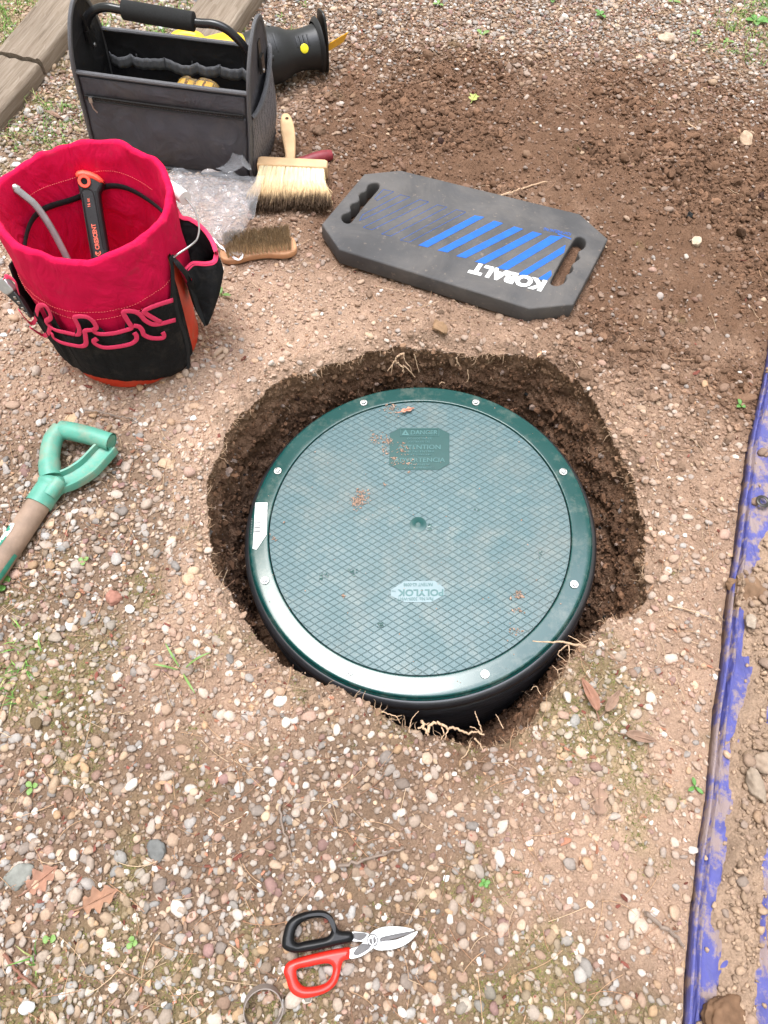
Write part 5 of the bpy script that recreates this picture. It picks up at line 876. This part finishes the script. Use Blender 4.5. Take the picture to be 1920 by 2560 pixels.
def timber(label, A0, A1, wd, H=.05, L_ext=(0, 0), edge=+1, k0=0, k1=0):
    A0, A1 = np.array(A0), np.array(A1); d = A1 - A0; L_ = np.linalg.norm(d); d /= L_; A0 = A0 - d * L_ext[0]; L_ += sum(L_ext); t = thing('edging_timber', label, 'timber', (A0[0], A0[1], G - .04), math.atan2(d[1], d[0]), 'edging timbers')
    nx, ny = 90, 14; H2 = H + .04; b = MB(); sec = [(0, 0), (0, H2 * .5), (0, H2 - .008), (.004, H2 - .002), (.010, H2)] + [(wd * k / 8, H2) for k in range(1, 8)] + [(wd - .010, H2), (wd - .004, H2 - .002), (wd, H2 - .008), (wd, H2 * .5), (wd, 0)]
    A = np.array([[(k0 * s[0] + (L_ + k1 * s[0] - k0 * s[0]) * i / nx, edge * s[0] + .002 * float(fbm(i / nx * L_, s[0] + s[1], 12, 2, 90)), s[1] + .002 * float(fbm(i / nx * L_ * 2, s[0] * 8, 6, 3, 91)) - .0035 * (abs(math.sin(s[0] * 95 + .3 * math.sin(i * .2))) > .985)) for s in sec] for i in range(nx + 1)])
    m = len(sec); b.grid(A); b.add(A[0], [tuple(range(m))]); b.add(A[-1], [tuple(range(m))[::-1]]); return b.build('beam', TMB, t, sharp=40), t
T1a, T1b = hz(188, 272), hz(402, 0); _d = (T1b - T1a) / np.linalg.norm(T1b - T1a); _w = hz(5, 236) - T1a; KJ = (_w @ _d) / (_w @ np.array((-_d[1], _d[0]))); o, t1 = timber('weathered timber running out behind the left end of the grey tote', T1a, T1b, .128, L_ext=(0, .9), edge=1, k0=KJ)
T2a = hz(-12, 508); T2b = hz(186, 276); o2, t2 = timber('weathered timber at the far left, sawn off where the long timber passes', T2a, T2b, .136, .046, L_ext=(.6, -.010), edge=1, k1=KJ)
T3a, T3b = hz(1010, 205), hz(1152, 0); timber('weathered timber lying behind the tote handle towards the saw', T3a, T3b, .140, L_ext=(.12, .9), edge=1)
t1.location.x -= 0

# ------------------------------------------------------------------ blue tarpaulin with spilled soil
TG = at(1450, 1600, G); trp = thing('tarpaulin', 'blue woven tarpaulin with folded hem, half buried under spilled soil', 'tarp', (TG[0], TG[1], G))
TMAT = mat('blue_tarp', (.078, .080, .27), rough=.52, var=.2, vs=35, bump=.5, bs=350, wv=260, spec=.5)
_n = TMAT.node_tree; _b = _n.nodes['Principled BSDF']; _tc = _n.nodes.new('ShaderNodeTexCoord'); _z = _n.nodes.new('ShaderNodeTexNoise'); _z.inputs['Scale'].default_value = 26; _z.inputs['Detail'].default_value = 10; _z.inputs['Roughness'].default_value = .72
_n.links.new(_tc.outputs['Object'], _z.inputs[0]); _r = _n.nodes.new('ShaderNodeMapRange'); _r.inputs[1].default_value = .475; _r.inputs[2].default_value = .56; _r.inputs[4].default_value = .8; _n.links.new(_z.outputs[0], _r.inputs[0])
_m = _n.nodes.new('ShaderNodeMix'); _m.data_type = 'RGBA'; _n.links.new(_r.outputs[0], _m.inputs[0]); _n.links.new(_b.inputs['Base Color'].links[0].from_socket, _m.inputs[6]); _m.inputs[7].default_value = (.31, .225, .17, 1); _n.links.new(_m.outputs[2], _b.inputs['Base Color']); wrinkle(TMAT, 38, .006, 1.6, (1, .35, 1)); wrinkle(TMAT, 9, .010, 1.2, (1, .5, 1))
ys = np.arange(-1.15, .62, .0035); sv_ = np.concatenate([np.array((-.001, -.002, .000, .003, .006, .008, .010, .012, .014, .016, .0185, .021, .024, .028)), np.arange(.029, .26, .0045), np.arange(.265, 1.1, .012)])
def tz(s, y):
    s = s + (.0035 * fbm(y * 1.0, y * 0, 8, 2, 117) + .002 * fbm(y, y * 0 + 3, 33, 2, 118)) * smooth(.004, .012, s)
    w = .0045 * fbm(s, y, 3.5, 2, 110) + .003 * np.abs(fbm(s * 3, y, 11, 3, 112)); roll = .0120 * np.exp(-((s - .002) / .0032) ** 2) + .0115 * np.exp(-((s - .0120) / .0030) ** 2) - .007 * np.exp(-((s - .0072) / .0018) ** 2)
    cr = .004 * np.clip(1 - np.abs(((s * 1.0 + .06 * fbm(s, y, 6, 2, 130) + y * .12) * 26) % 2 - 1) * 3, 0, 1) * smooth(.02, .05, s); return .010 + cr + w * smooth(.015, .08, s) + roll - .012 * (s < -.0005) - .005 * (s < -.0015)
YY, SS = np.meshgrid(ys, sv_, indexing='ij'); xe = tarp_x(ys)[:, None] + .0025 * fbm(ys, ys * 0, 9, 2, 115)[:, None]; XX = xe + SS; ZZ = G + tz(SS, YY)
V = np.stack([XX, YY, ZZ], -1); n1, n2 = XX.shape; Fq = np.array([(i * n2 + j, i * n2 + j + 1, (i + 1) * n2 + j + 1, (i + 1) * n2 + j) for i in range(n1 - 1) for j in range(n2 - 1)])
mesh_np('sheet', to_local(trp, V.reshape(-1, 3)), Fq, TMAT, trp)
gm = at(1645, 1086, G + .016); b = MB(); t_ = np.linspace(0, 6.2832, 28, endpoint=False); b.tube([(gm[0] + .0095 * math.cos(a), gm[1] + .0095 * math.sin(a), G + .0215) for a in t_], .0034, 8, flat=.5, closed=True, up=(0, 0, 1)); b.build('grommet', mat('dark_brass', (.06, .055, .05), rough=.35, metal=.7), trp, world=True)
# soil lying on the tarpaulin
def dirt_t(s, y):
    q = .60 * fbm(s * 1.6, y * .8, 11, 5, 120) + .34 * fbm(s * 2, y * .7, 52, 4, 121) + .50 * smooth(.022, .075, s) - .04 + .35 * fbm(y * 2, y * 0 + 5, 5, 2, 128) - .30 * (1 - smooth(.020, .035, s)) - .75 * np.exp(-((s - .115 - .02 * fbm(y, y * 0, 7, 2, 129)) / (.010 + .008 * fbm(y, y * 0 + 9, 9, 1, 131))) ** 2) * smooth(-.30, -.42, y) - .35 * np.exp(-((s - .085) / .02) ** 2) * np.clip(fbm(y, y * 0 + 2, 16, 2, 132) * 2, 0, 1) - .25 * np.exp(-((s - .03) / .02) ** 2)
    u_, v_ = proj(tarp_x(y) + s, y, np.full(np.shape(s), G)); q = q - .7 * np.exp(-(((v_ - 1090) / 60) ** 2)) * np.exp(-((s - .05) / .04) ** 2); q = q + .8 * np.exp(-(((v_ - 1280) / 40) ** 2)) * (s < .08) + .6 * smooth(900, 820, v_) * smooth(.01, .02, s)
    return q
d_ = dirt_t(SS, YY); hgt = np.clip(d_, -.02, .45) * .020; ZD = ZZ + hgt * (1 + .5 * fbm(XX, YY, 60, 3, 122)) + .003 * smooth(0, .3, d_) * fbm(XX, YY, 130, 2, 123); ZD = np.where(d_ > 0, ZD, ZZ - .002)
keep = ((d_[:-1, :-1] > -.06) | (d_[1:, 1:] > -.06) | (d_[:-1, 1:] > -.06)).ravel() & (SS[:-1, :-1] > .0).ravel()
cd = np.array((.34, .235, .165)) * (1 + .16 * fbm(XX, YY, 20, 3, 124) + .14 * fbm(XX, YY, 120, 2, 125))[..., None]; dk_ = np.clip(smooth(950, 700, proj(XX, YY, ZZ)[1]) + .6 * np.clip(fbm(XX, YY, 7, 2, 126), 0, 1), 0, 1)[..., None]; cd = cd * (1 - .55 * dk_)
# hem soil stops short of the folded edge
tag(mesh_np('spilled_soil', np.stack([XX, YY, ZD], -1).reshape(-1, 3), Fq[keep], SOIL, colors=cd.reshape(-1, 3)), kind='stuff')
n = 52000; yy = rng.uniform(-.95, .6, n); ss = rng.random(n) * .62 + .004; xx = tarp_x(yy) + ss; dq = dirt_t(ss, yy); k = (rng.random(n) < np.clip(.03 + dq * 1.2, .02, .8)) & in_view(xx, yy); xx, yy, ss, dq = xx[k], yy[k], ss[k], dq[k]; n = len(xx)
zz = G + tz(ss, yy) + np.clip(dq, 0, .45) * .020; st_ = rng.random(n) < .06; a = np.where(st_, np.clip(rng.gamma(4, .0013, n), .001, .012), np.clip(rng.gamma(2.2, .0011, n), .0005, .009)); sc2 = np.stack([a * 1.2, a, a * .75], -1); col_ = np.where(st_[:, None], stone_col(n, xx, yy, .6) * .70, np.array((.31, .215, .15)) * (1 + .2 * rng.normal(size=(n, 1)))); P = np.stack([xx, yy, zz + a * .35], -1); col_ = np.clip(col_, .02, .8)
tag(scatter('tarp_stones', PEB, P[st_], sc2[st_], .4, col_[st_], STONEM), kind='stuff'); tag(scatter('tarp_clods', CLOS, P[~st_], sc2[~st_], .6, col_[~st_], CLOD), kind='stuff')
# ------------------------------------------------------------------ single stones and lumps
def rock(label, u, v, size, col, seed, flat=.6, name='stone', cat='stone', rough_=.14, m=None, dz=0, z=None, asp=.8):
    V, F = ico(4, seed, .20, .14); N_ = fbm(V[:, 0] + V[:, 2], V[:, 1] - V[:, 2], 2.5, 4, seed) * rough_ + .05 * fbm(V[:, 0] * 2 + V[:, 2], V[:, 1], 9, 2, seed + 1); V = V * (1 + N_[:, None]) * [1, asp, flat] * size
    p = at(u, v, G); zz = height(p[0], p[1]) if z is None else z; a = seed * 1.3; t_ = tag(mesh_np(name, V, F, m or mat('stone_%s' % '_'.join(str(int(c * 100)) for c in col), col, rough=.85, var=.25, vs=90, bump=.5, bs=300, spec=.2)), label, cat)
    t_.location = (p[0], p[1], float(zz) + size * flat * .35 + dz); t_.rotation_euler = (.1, .05, a); return t_
rock('pale flat-topped stone in dark soil beyond the right end of the kneeling pad', 1503, 524, .016, (.50, .40, .30), 3, .7)
rock('angular tan stone caught in roots at the far right of the dug soil', 1594, 328, .021, (.42, .30, .21), 4, .8)
rock('broad tan stone in the gravel above the dug soil', 1439, 88, .026, (.48, .36, .27), 5, .5)
rock('reddish-brown rounded stone in the gravel below the shovel', 246, 1290, .0145, (.33, .16, .12), 6, .8, asp=.95)
rock('flat oval tan stone pressed into bare dirt right of the shovel grip', 361, 1004, .0155, (.44, .31, .21), 7, .35)
rock('tan wedge-shaped stone just above the green shovel grip', 152, 905, .0135, (.44, .30, .19), 8, .45)
rock('dark slate-blue stone, largest in the lower left gravel', 341, 1838, .0155, (.145, .145, .14), 9, .55)
rock('grey-green flat stone at the lower left edge of the gravel', 36, 1896, .019, (.20, .20, .18), 10, .35)
rock('long grey-brown rock, lower of the pair on the soil-covered tarpaulin', 1612, 1702, .024, (.30, .235, .18), 11, .55, asp=.6, z=G + .022)
rock('grey-brown rock, upper of the pair on the soil-covered tarpaulin', 1641, 1652, .021, (.30, .225, .17), 12, .6, asp=.7, z=G + .022)
rock('oval grey stone resting on tarpaulin soil below the dark lump', 1607, 1352, .0135, (.36, .29, .23), 13, .6, asp=.7, z=G + .022)
rock('crumbly brown soil lump lying across the blue tarpaulin hem', 1604, 1282, .031, (.19, .115, .07), 14, .5, 'soil_lump', 'soil lump', .35, z=G + .006)
rock('dark brown soil lump at the bottom end of the tarpaulin', 1553, 2196, .038, (.15, .085, .05), 15, .5, 'soil_lump', 'soil lump', .35, z=G + .010)
rock('brown clod leaning at the back rim of the hole below the pad', 947, 716, .022, (.25, .155, .09), 16, .45, 'soil_lump', 'soil lump', .22, asp=.6)
rock('knobbly brown clod beside the block brush handle', 688, 292, .016, (.17, .105, .07), 17, .8, 'soil_lump', 'soil lump', .3)
# ------------------------------------------------------------------ roots and twigs
ROOT = mat('pale_root', (.46, .31, .20), rough=.8, var=.25, vs=90, bump=.4, bs=300); TWG = mat('grey_twig', (.20, .15, .12), rough=.85, var=.3, vs=60, bump=.6, bs=200)
def jag(P, a=.0022, k=5):
    P = crom(P, k); P[1:-1] += rng.normal(size=P[1:-1].shape) * a; return P
def root(name, label, cat, lines, m=ROOT, group=None):
    c = lines[0][0][0]; t = thing(name, label, cat, (c[0], c[1], c[2]), 0, group)
    for P, r0, r1 in lines: b = MB(); Q = jag(P, min(r0 * .45, .0012)); b.tube(Q, np.linspace(r0, r1, len(Q)), 6); b.build('root_strand' if name == 'root' else 'stem', m, t, world=True)
    return t
def cf(x, y): return (900 + .3617 * x) * .8641, (1600 + .3617 * y) * .8641
def cb(x, y): return (800 + .3014 * x) * .8641, (780 + .3014 * y) * .8641
F_ = lambda z, *pts: [at(*cf(x, y), z if len(q_) == 0 else q_[0]) for x, y, *q_ in pts]
root('root', 'thick pale root curling along the front rim of the hole', 'root', [
 (F_(G + .01, (425, 565), (440, 600), (470, 660)), .0028, .0014), (F_(G + .012, (470, 640), (500, 580), (545, 574), (600, 605), (650, 605), (700, 632), (745, 645), (790, 636), (860, 652)), .0023, .0013),
 (F_(G + .01, (400, 612), (440, 590), (480, 572)), .0015, .0006), (F_(G + .01, (618, 600), (600, 640), (588, 690)), .0014, .0006), (F_(G + .012, (565, 600), (580, 650), (560, 690)), .0011, .0005), (F_(G + .01, (790, 680), (830, 720), (850, 760)), .0015, .0006)])
root('root', 'thin root standing up from the front rim against the black riser', 'root', [(F_(G, (838, 650, G + .01), (835, 600, G + .02), (812, 550, G + .025), (795, 492, G + .03)), .0012, .0006), (F_(G, (760, 600, G + .01), (800, 612, G + .014), (836, 640, G + .01)), .0008, .0004)])
root('root', 'forked wiry root at the front left rim of the hole', 'root', [(F_(G, (340, 640, G + .006), (345, 590, G + .014), (360, 545, G + .02), (405, 490, G + .026)), .0010, .0005), (F_(G, (150, 495, G + .01), (215, 515, G + .012), (250, 530, G + .012), (280, 575, G + .006)), .0010, .0006), (F_(G, (250, 530, G + .01), (290, 520, G + .016)), .0006, .0004)])
root('root', 'bare root reaching over the green rim at the front right', 'root', [(F_(G, (1560, 48, G + .02), (1450, 26, G + .028), (1330, 14, G + .03), (1192, 6, G + .032)), .0024, .0009), (F_(G, (1450, 26, G + .026), (1400, 60, G + .02), (1370, 100, G + .01), (1430, 150, G)), .0012, .0005), (F_(G, (1440, 30, G + .026), (1450, 90, G + .02), (1445, 160, G + .008)), .0011, .0005), (F_(G, (1560, 48, G + .02), (1500, 0, G + .03), (1440, -30, G + .03)), .0013, .0006)])
root('root', 'small branched root poking from the front right wall of the hole', 'root', [(F_(G - .02, (1400, 195), (1365, 205), (1330, 175)), .0010, .0005), (F_(G - .02, (1365, 205), (1370, 250)), .0008, .0004), (F_(G - .03, (1250, 375), (1215, 320), (1180, 345)), .0008, .0004), (F_(G - .02, (990, 610), (965, 560), (938, 512)), .0010, .0005)])
root('root', 'thin root lying on the soil in front of the hole', 'root', [(F_(G + .006, (700, 822), (740, 780), (770, 700)), .0010, .0006), (F_(G + .005, (500, 1050), (560, 960), (620, 880), (680, 858)), .0011, .0006)])
BKn = np.array((0, 1., 0)); B_ = lambda *pts: [on_plane(*cb(x, y), (0, .372 - .0001 * y, 0), BKn) for x, y in pts]
root('root', 'pale branching root hanging down the back wall of the hole', 'root', [(B_((700, 345), (650, 365), (622, 400), (600, 435), (560, 490)), .0022, .0008), (B_((622, 400), (660, 440), (690, 462), (692, 505)), .0020, .0009), (B_((690, 440), (735, 480), (790, 540)), .0015, .0006), (B_((690, 350), (700, 400), (750, 460), (755, 500)), .0013, .0006), (B_((600, 435), (590, 520)), .0010, .0005), (B_((780, 350), (800, 420), (822, 500)), .0012, .0006)])
root('root', 'short stubby roots on the back right wall of the hole', 'root', [(B_((1130, 380), (1145, 420), (1160, 455)), .0014, .0006), (B_((1145, 420), (1125, 445)), .0009, .0005), (B_((1225, 480), (1232, 550), (1215, 580)), .0012, .0006), (B_((990, 600), (1010, 580), (1035, 590)), .001, .0006)])
T_ = lambda *pts: [at(u, v, G + .010) for u, v in pts]
root('root', 'pale root lying on dark soil just above the kneeling pad', 'root', [(T_((1065, 425), (1095, 420), (1120, 410), (1150, 400), (1182, 393)), .0030, .0015)])
root('root', 'long forked root in the dug soil, right of the pad', 'root', [(T_((1486, 267), (1515, 285), (1535, 300), (1560, 320), (1600, 330)), .0020, .0010), (T_((1525, 272), (1545, 295), (1568, 312)), .0016, .0009), (T_((1560, 320), (1545, 345), (1540, 370)), .0012, .0006)])
root('root', 'fine reddish root stretching from the right rim towards the tarpaulin', 'root', [(T_((1448, 1308), (1500, 1322), (1545, 1338), (1558, 1348)), .0012, .0007)])
root('twig', 'grey-brown twig left of the tarpaulin near the bottom', 'twig', [(T_((1394, 1974), (1425, 1996), (1450, 2015), (1478, 2045)), .0034, .0022), (T_((1450, 2015), (1470, 2008)), .0014, .0008)], TWG)
root('twig', 'dark thin twig lying above the shovel grip', 'twig', [(T_((180, 885), (215, 890), (250, 898), (285, 904)), .0019, .0012)], TWG)
root('twig', 'brown twig on the gravel in the lower middle, left of centre', 'twig', [(T_((730, 1870), (780, 1860), (830, 1845), (872, 1830)), .0026, .0014)], TWG)
root('twig', 'thin upright grey twig in the lower left gravel', 'twig', [(T_((605, 1740), (612, 1790), (628, 1840), (636, 1858)), .0019, .0010)], TWG)
root('twig', 'reddish twig at the bottom left corner', 'twig', [(T_((8, 2060), (40, 2100), (80, 2135)), .0024, .0014)], mat('red_twig', (.20, .09, .06), rough=.8, var=.2))
# hair-thin roots round the rim and on the wall, too many to count
b = MB()
for k in range(620):
    a = random.random() * 6.2832 if k % 3 == 0 else a + random.gauss(0, .03)
    if vn(math.cos(a) * 4 + 9, math.sin(a) * 4 + 9, 160) < .42: continue
    onw = random.random() < .55; rr_ = float(rim_r(np.array([a]))[0])
    if onw: i = int(79 * (1 - random.random() ** 1.6)); i = min(78, max(0, i)); j = int(a / 6.2832 * NT) % NT; P0 = np.array((WALL[0][i, j], WALL[1][i, j], WALL[2][i, j])); dr = np.array((-math.cos(a), -math.sin(a), -.2))
    else: P0 = np.array((rr_ * math.cos(a), rr_ * math.sin(a), float(height(rr_ * math.cos(a), rr_ * math.sin(a))))); dr = np.array((-math.cos(a), -math.sin(a), random.uniform(-.5, .8)))
    if np.hypot(P0[0], P0[1]) < .345: continue
    L_ = random.uniform(.006, .024); dr = dr + np.array([random.gauss(0, .7) for _ in range(3)]); dr /= np.linalg.norm(dr); P = [P0]
    for q in range(4): dr = dr + np.array([random.gauss(0, .35) for _ in range(3)]); dr /= np.linalg.norm(dr); P.append(P[-1] + dr * L_ / 4)
    P = [p * (1 if np.hypot(p[0], p[1]) > .335 or p[2] > .02 else .335 / max(.01, np.hypot(p[0], p[1])) ) if p[2] < .02 else p for p in P]
    b.tube(P, [.0005, .00045, .0004, .0003, .0002], 4, caps=False)
tag(b.build('hair_roots', ROOT), kind='stuff')
# ------------------------------------------------------------------ leaves
def lv(label, u, v, a, L_, w_, m, lob, curl=.35, tilt=0.): p = at(u, v, G); return leaf('dry_leaf', label, (p[0], p[1], float(height(p[0], p[1])) + .004), a, L_, w_, m, curl, lob, tilt=tilt)
OAK = mat('brown_leaf', (.26, .13, .085), rough=.75, var=.3, vs=70, bump=.5, bs=200); TANL = mat('tan_leaf', (.24, .15, .105), rough=.8, var=.35, vs=60, bump=.5, bs=200); GRL = mat('yellow_green_leaf', (.34, .38, .11), rough=.6, var=.2, vs=100)
lv('lobed brown leaf in the lower left gravel, upper of two', 66, 1922, .6, .045, .013, OAK, 3); lv('lobed orange-brown leaf in the lower left gravel, lower of two', 186, 1958, .35, .048, .013, mat('orange_leaf', (.27, .14, .085), rough=.7, var=.3, vs=70), 3)
lv('dry tan leaf standing in dirt right of the hole front', 1283, 1540, 1.75, .055, .009, OAK, 0, .8); lv('curled pinkish leaf beside the tall tan leaf', 1302, 1540, .75, .045, .007, TANL, 0, .8); lv('dark curled leaf below the two tan leaves, right of the hole', 1345, 1588, -.3, .05, .008, TANL, 0, .9)
lv('fallen brown leaf at the lower edge beneath the moss, right of centre', 1290, 1760, 1.3, .045, .010, TANL, 2); p = at(1020, 215, G); leaf('fresh_leaf', 'small yellow-green leaf lying on the dug soil', (p[0], p[1], float(height(p[0], p[1])) + .006), 1.1, .034, .011, GRL, .3, 2)
lv('dry straw-coloured leaf in the gravel beside the small broad-leaved weed', 105, 250, -.6, .05, .006, TANL, 0, .5)
# ------------------------------------------------------------------ small green plants
GN1 = mat('leaf_green', (.095, .22, .045), rough=.5, var=.2, vs=60); GN2 = mat('young_green', (.16, .27, .07), rough=.5, var=.2, vs=60)
def plant(label, u, v, nl, L_, w_, m, up=.5, name='weed_seedling', cat='weed', grp=None, stem=.01):
    p = at(u, v, G); t = thing(name, label, cat, (p[0], p[1], float(height(p[0], p[1])) - .001), random.random() * 6, grp)
    for k in range(nl):
        a = 6.2832 * k / nl + random.gauss(0, .25); l_ = L_ * random.uniform(.7, 1.1); n1, n2 = 9, 5; A = np.zeros((n1, n2, 3)); e = up * random.uniform(.6, 1.3)
        for i in range(n1):
            for j in range(n2):
                s = i / (n1 - 1); c = (j / (n2 - 1) - .5) * 2; wd = w_ * math.sin(math.pi * min(.98, s * .9 + .06)) ** .8; r = l_ * (s + .1); z = stem + l_ * e * s - l_ * .5 * e * s * s * 1.2 + abs(c) * wd * .35
                A[i, j] = (r * math.cos(a) - c * wd * math.sin(a), r * math.sin(a) + c * wd * math.cos(a), max(.001, z))
        b = MB(); b.sheet(A, .0003); b.build('leaf', m, t, sharp=0)
    b = MB(); b.tube([(0, 0, 0), (0, 0, stem + .002)], .0009, 6); b.build('stem', m, t); return t
plant('broad-leaved weed growing at the edge of the left timber', 30, 205, 5, .045, .012, GN1, .5, stem=.02); plant('second shoot of pointed leaves against the left timber', 62, 188, 4, .032, .008, GN1, .6, stem=.025)
for lab, u, v, nl, L_, w_ in (('round bright green leaf at the left edge below the shovel shaft', 14, 1266, 2, .014, .008), ('tiny sprout of green leaves in gravel at top centre', 1040, 82, 3, .022, .006), ('green seedling near the top edge, right of centre', 1296, 38, 4, .020, .006),
  ('green seedling right at the top edge above the dug soil', 1192, 6, 3, .020, .006), ('leafy green weed in the top right corner', 1632, 48, 5, .032, .010), ('pale sprout in gravel, middle of the upper right', 1505, 76, 3, .016, .005), ('small sprout at the top edge left of the tall gravel bank', 945, 14, 3, .018, .005), ('green seedling at the top right edge of the gravel', 1455, 8, 3, .020, .006), ('two-leaved sprout in the upper right gravel', 1570, 92, 3, .018, .005),
  ('small green sprout on dirt right of the bucket', 478, 640, 3, .022, .004), ('tiny green sprout between gravel stones in the lower right', 1046, 1908, 4, .008, .003), ('sprout tucked under the tarpaulin fold', 1497, 1700, 3, .013, .003), ('green sprout beside the loose soil above the tarpaulin grommet', 1595, 882, 3, .012, .004), ('small clover leaf in gravel beside the shovel grip', 184, 1216, 3, .009, .004), ('little green weed in the gravel, far lower left', 70, 1700, 3, .010, .004), ('light green sprout in the lower left gravel below the orange-brown leaf', 290, 2034, 3, .009, .004), ('twin yellow-green leaf in the lower left gravel near the brown leaves', 110, 2026, 2, .009, .005)):
    plant(lab, u, v, nl, L_, w_, random.choice((GN1, GN2)), .5, stem=.006)
plant('slender pale green blade plant on gravel left of the hole front', 393, 1450, 4, .045, .0016, GN2, 1.2, stem=.004)
# ------------------------------------------------------------------ grass, moss, needles, litter
def blades(name, X, Y, nb, L_, w_, spread, cols, up=1., zf=None):
    V = []; C_ = []; n = len(X) * nb; X = np.repeat(X, nb) + rng.normal(size=n) * spread; Y = np.repeat(Y, nb) + rng.normal(size=n) * spread; Z = height(X, Y) - .001; a = rng.random(n) * 6.283; l_ = L_ * rng.uniform(.4, 1.3, n); e = up * rng.uniform(.3, 1, n); h_ = np.sqrt(np.clip(1 - np.minimum(e, .98) ** 2, .02, 1))
    ca, sa = np.cos(a), np.sin(a); P0 = np.stack([X, Y, Z], -1); P1 = P0 + np.stack([ca * h_ * .4, sa * h_ * .4, e * .6], -1) * l_[:, None]; P2 = P0 + np.stack([ca * h_, sa * h_, e * .75], -1) * l_[:, None]; sd = np.stack([-sa, ca, 0 * sa], -1) * w_
    V = np.stack([P0 - sd, P0 + sd, P1 - sd * .8, P1 + sd * .8, P2], 1).reshape(-1, 3); base = np.arange(n)[:, None] * 5
    F = np.concatenate([np.concatenate([base + [0, 1, 3], base + [0, 3, 2]]), base + [2, 3, 4]]); c = np.array(cols)[rng.integers(0, len(cols), n)] * (1 + .2 * rng.normal(size=(n, 1)))
    return tag(mesh_np(name, V, F, mat('blade_' + name, (1, 1, 1), rough=.6, attr='Col', var=.1, spec=.25), None, False, np.repeat(np.clip(c, .01, .8), 5, 0)), kind='stuff')
X, Y = jgrid(.006, j=.8); mo = look(MOSS, X, Y); p = np.clip((mo + .9 * fbm(X, Y, 12, 4, 25) - .50) * 1.3, 0, .75); k = (rng.random(len(X)) < p) & free(X, Y); blades('moss', X[k], Y[k], 9, .0062, .00055, .0022, [(.13, .145, .035), (.19, .20, .05), (.10, .10, .035), (.24, .17, .08)], .9)
X, Y = jgrid(.016, j=.8); u_, v_ = proj(X, Y, np.full(len(X), G)); gz = np.exp(-((u_ - 60) ** 2 + (v_ - 10) ** 2) / 90 ** 2) + .8 * np.exp(-(((u_ - 110) / 70) ** 2 + ((v_ - 290) / 60) ** 2)) + .55 * np.exp(-(((u_ - 400) / 130) ** 2 + ((v_ - 40) / 40) ** 2)) + .9 * np.exp(-(((u_ - 1640) / 80) ** 2 + ((v_ - 60) / 70) ** 2)) + .4 * np.exp(-(((u_ - 20) / 40) ** 2 + ((v_ - 1480) / 80) ** 2)) + .3 * np.exp(-(((u_ - 20) / 60) ** 2 + ((v_ - 2080) / 60) ** 2))
k = (rng.random(len(X)) < np.clip(gz * (.6 + .8 * fbm(X, Y, 14, 2, 140)), 0, .9)) & free(X, Y); blades('grass', X[k], Y[k], 7, .030, .0011, .006, [(.12, .26, .05), (.18, .32, .07), (.30, .33, .12), (.09, .19, .04)], 1.)
def needles(n, name, L0, L1, w_, cols, wmap):
    X = rng.uniform(-1.3, 1.5, n * 4); Y = rng.uniform(-.9, 1.9, n * 4); k = (rng.random(len(X)) < wmap(X, Y)) & free(X, Y, .0); X, Y = X[k][:n], Y[k][:n]; n = len(X); a = rng.random(n) * 6.283; L_ = rng.uniform(L0, L1, n); bend = rng.normal(size=n) * .35; P = []; 
    for q in range(5): s = q / 4 - .5; aa = a + bend * s; x = X + L_ * s * np.cos(aa); y = Y + L_ * s * np.sin(aa); P.append(np.stack([x, y, height(X, Y) + .0045 + .002 * rng.random(n) + .004 * (np.abs(s) * rng.random(n))], -1))
    sd = np.stack([-np.sin(a), np.cos(a), 0 * a], -1) * w_; V = np.stack([q for p_ in P for q in (p_ - sd, p_ + sd, p_ + (0, 0, w_ * 1.3))], 1).reshape(-1, 3); base = np.arange(n)[:, None] * 15; F = []
    for q in range(4): o_ = 3 * q; F += [base + [o_, o_ + 3, o_ + 5, o_ + 2], base + [o_ + 2, o_ + 5, o_ + 4, o_ + 1]]
    c = np.array(cols)[rng.integers(0, len(cols), n)] * (1 + .2 * rng.normal(size=(n, 1))); return tag(mesh_np(name, V, np.concatenate(F), mat('straw', (1, 1, 1), rough=.7, attr='Col', var=.1, spec=.3), None, False, np.repeat(np.clip(c, .01, .8), 15, 0)), kind='stuff')
needles(3400, 'pine_needles', .02, .07, .00042, [(.36, .20, .12), (.45, .28, .17), (.26, .14, .09), (.50, .36, .24)], lambda x, y: np.clip(look(STONE, x, y) * .9 * (1 - look(DARK, x, y)) + .04, 0, 1) * (.4 + .9 * vn(x * 6, y * 6, 150)))
n = 9000; X = rng.uniform(-1.3, 1.5, n * 3); Y = rng.uniform(-.9, 1.9, n * 3); k = (rng.random(len(X)) < look(STONE, X, Y) * (1 - look(DARK, X, Y)) * (.2 + vn(X * 7, Y * 7, 151))) & free(X, Y); X, Y = X[k][:n], Y[k][:n]; n = len(X); a = rng.gamma(3, .0006, n) + .0006; sc3 = np.stack([a * 1.6, a * .8, a * .3], -1)
tag(scatter('leaf_litter', CLOS, np.stack([X, Y, height(X, Y) + .002 + .002 * rng.random(n)], -1), sc3, .7, np.clip(np.array([(.17, .06, .045), (.30, .14, .09), (.16, .08, .05), (.40, .24, .15)])[rng.integers(0, 4, n)] * (1 + .25 * rng.normal(size=(n, 1))), .01, .7), CLOD, False), kind='stuff')
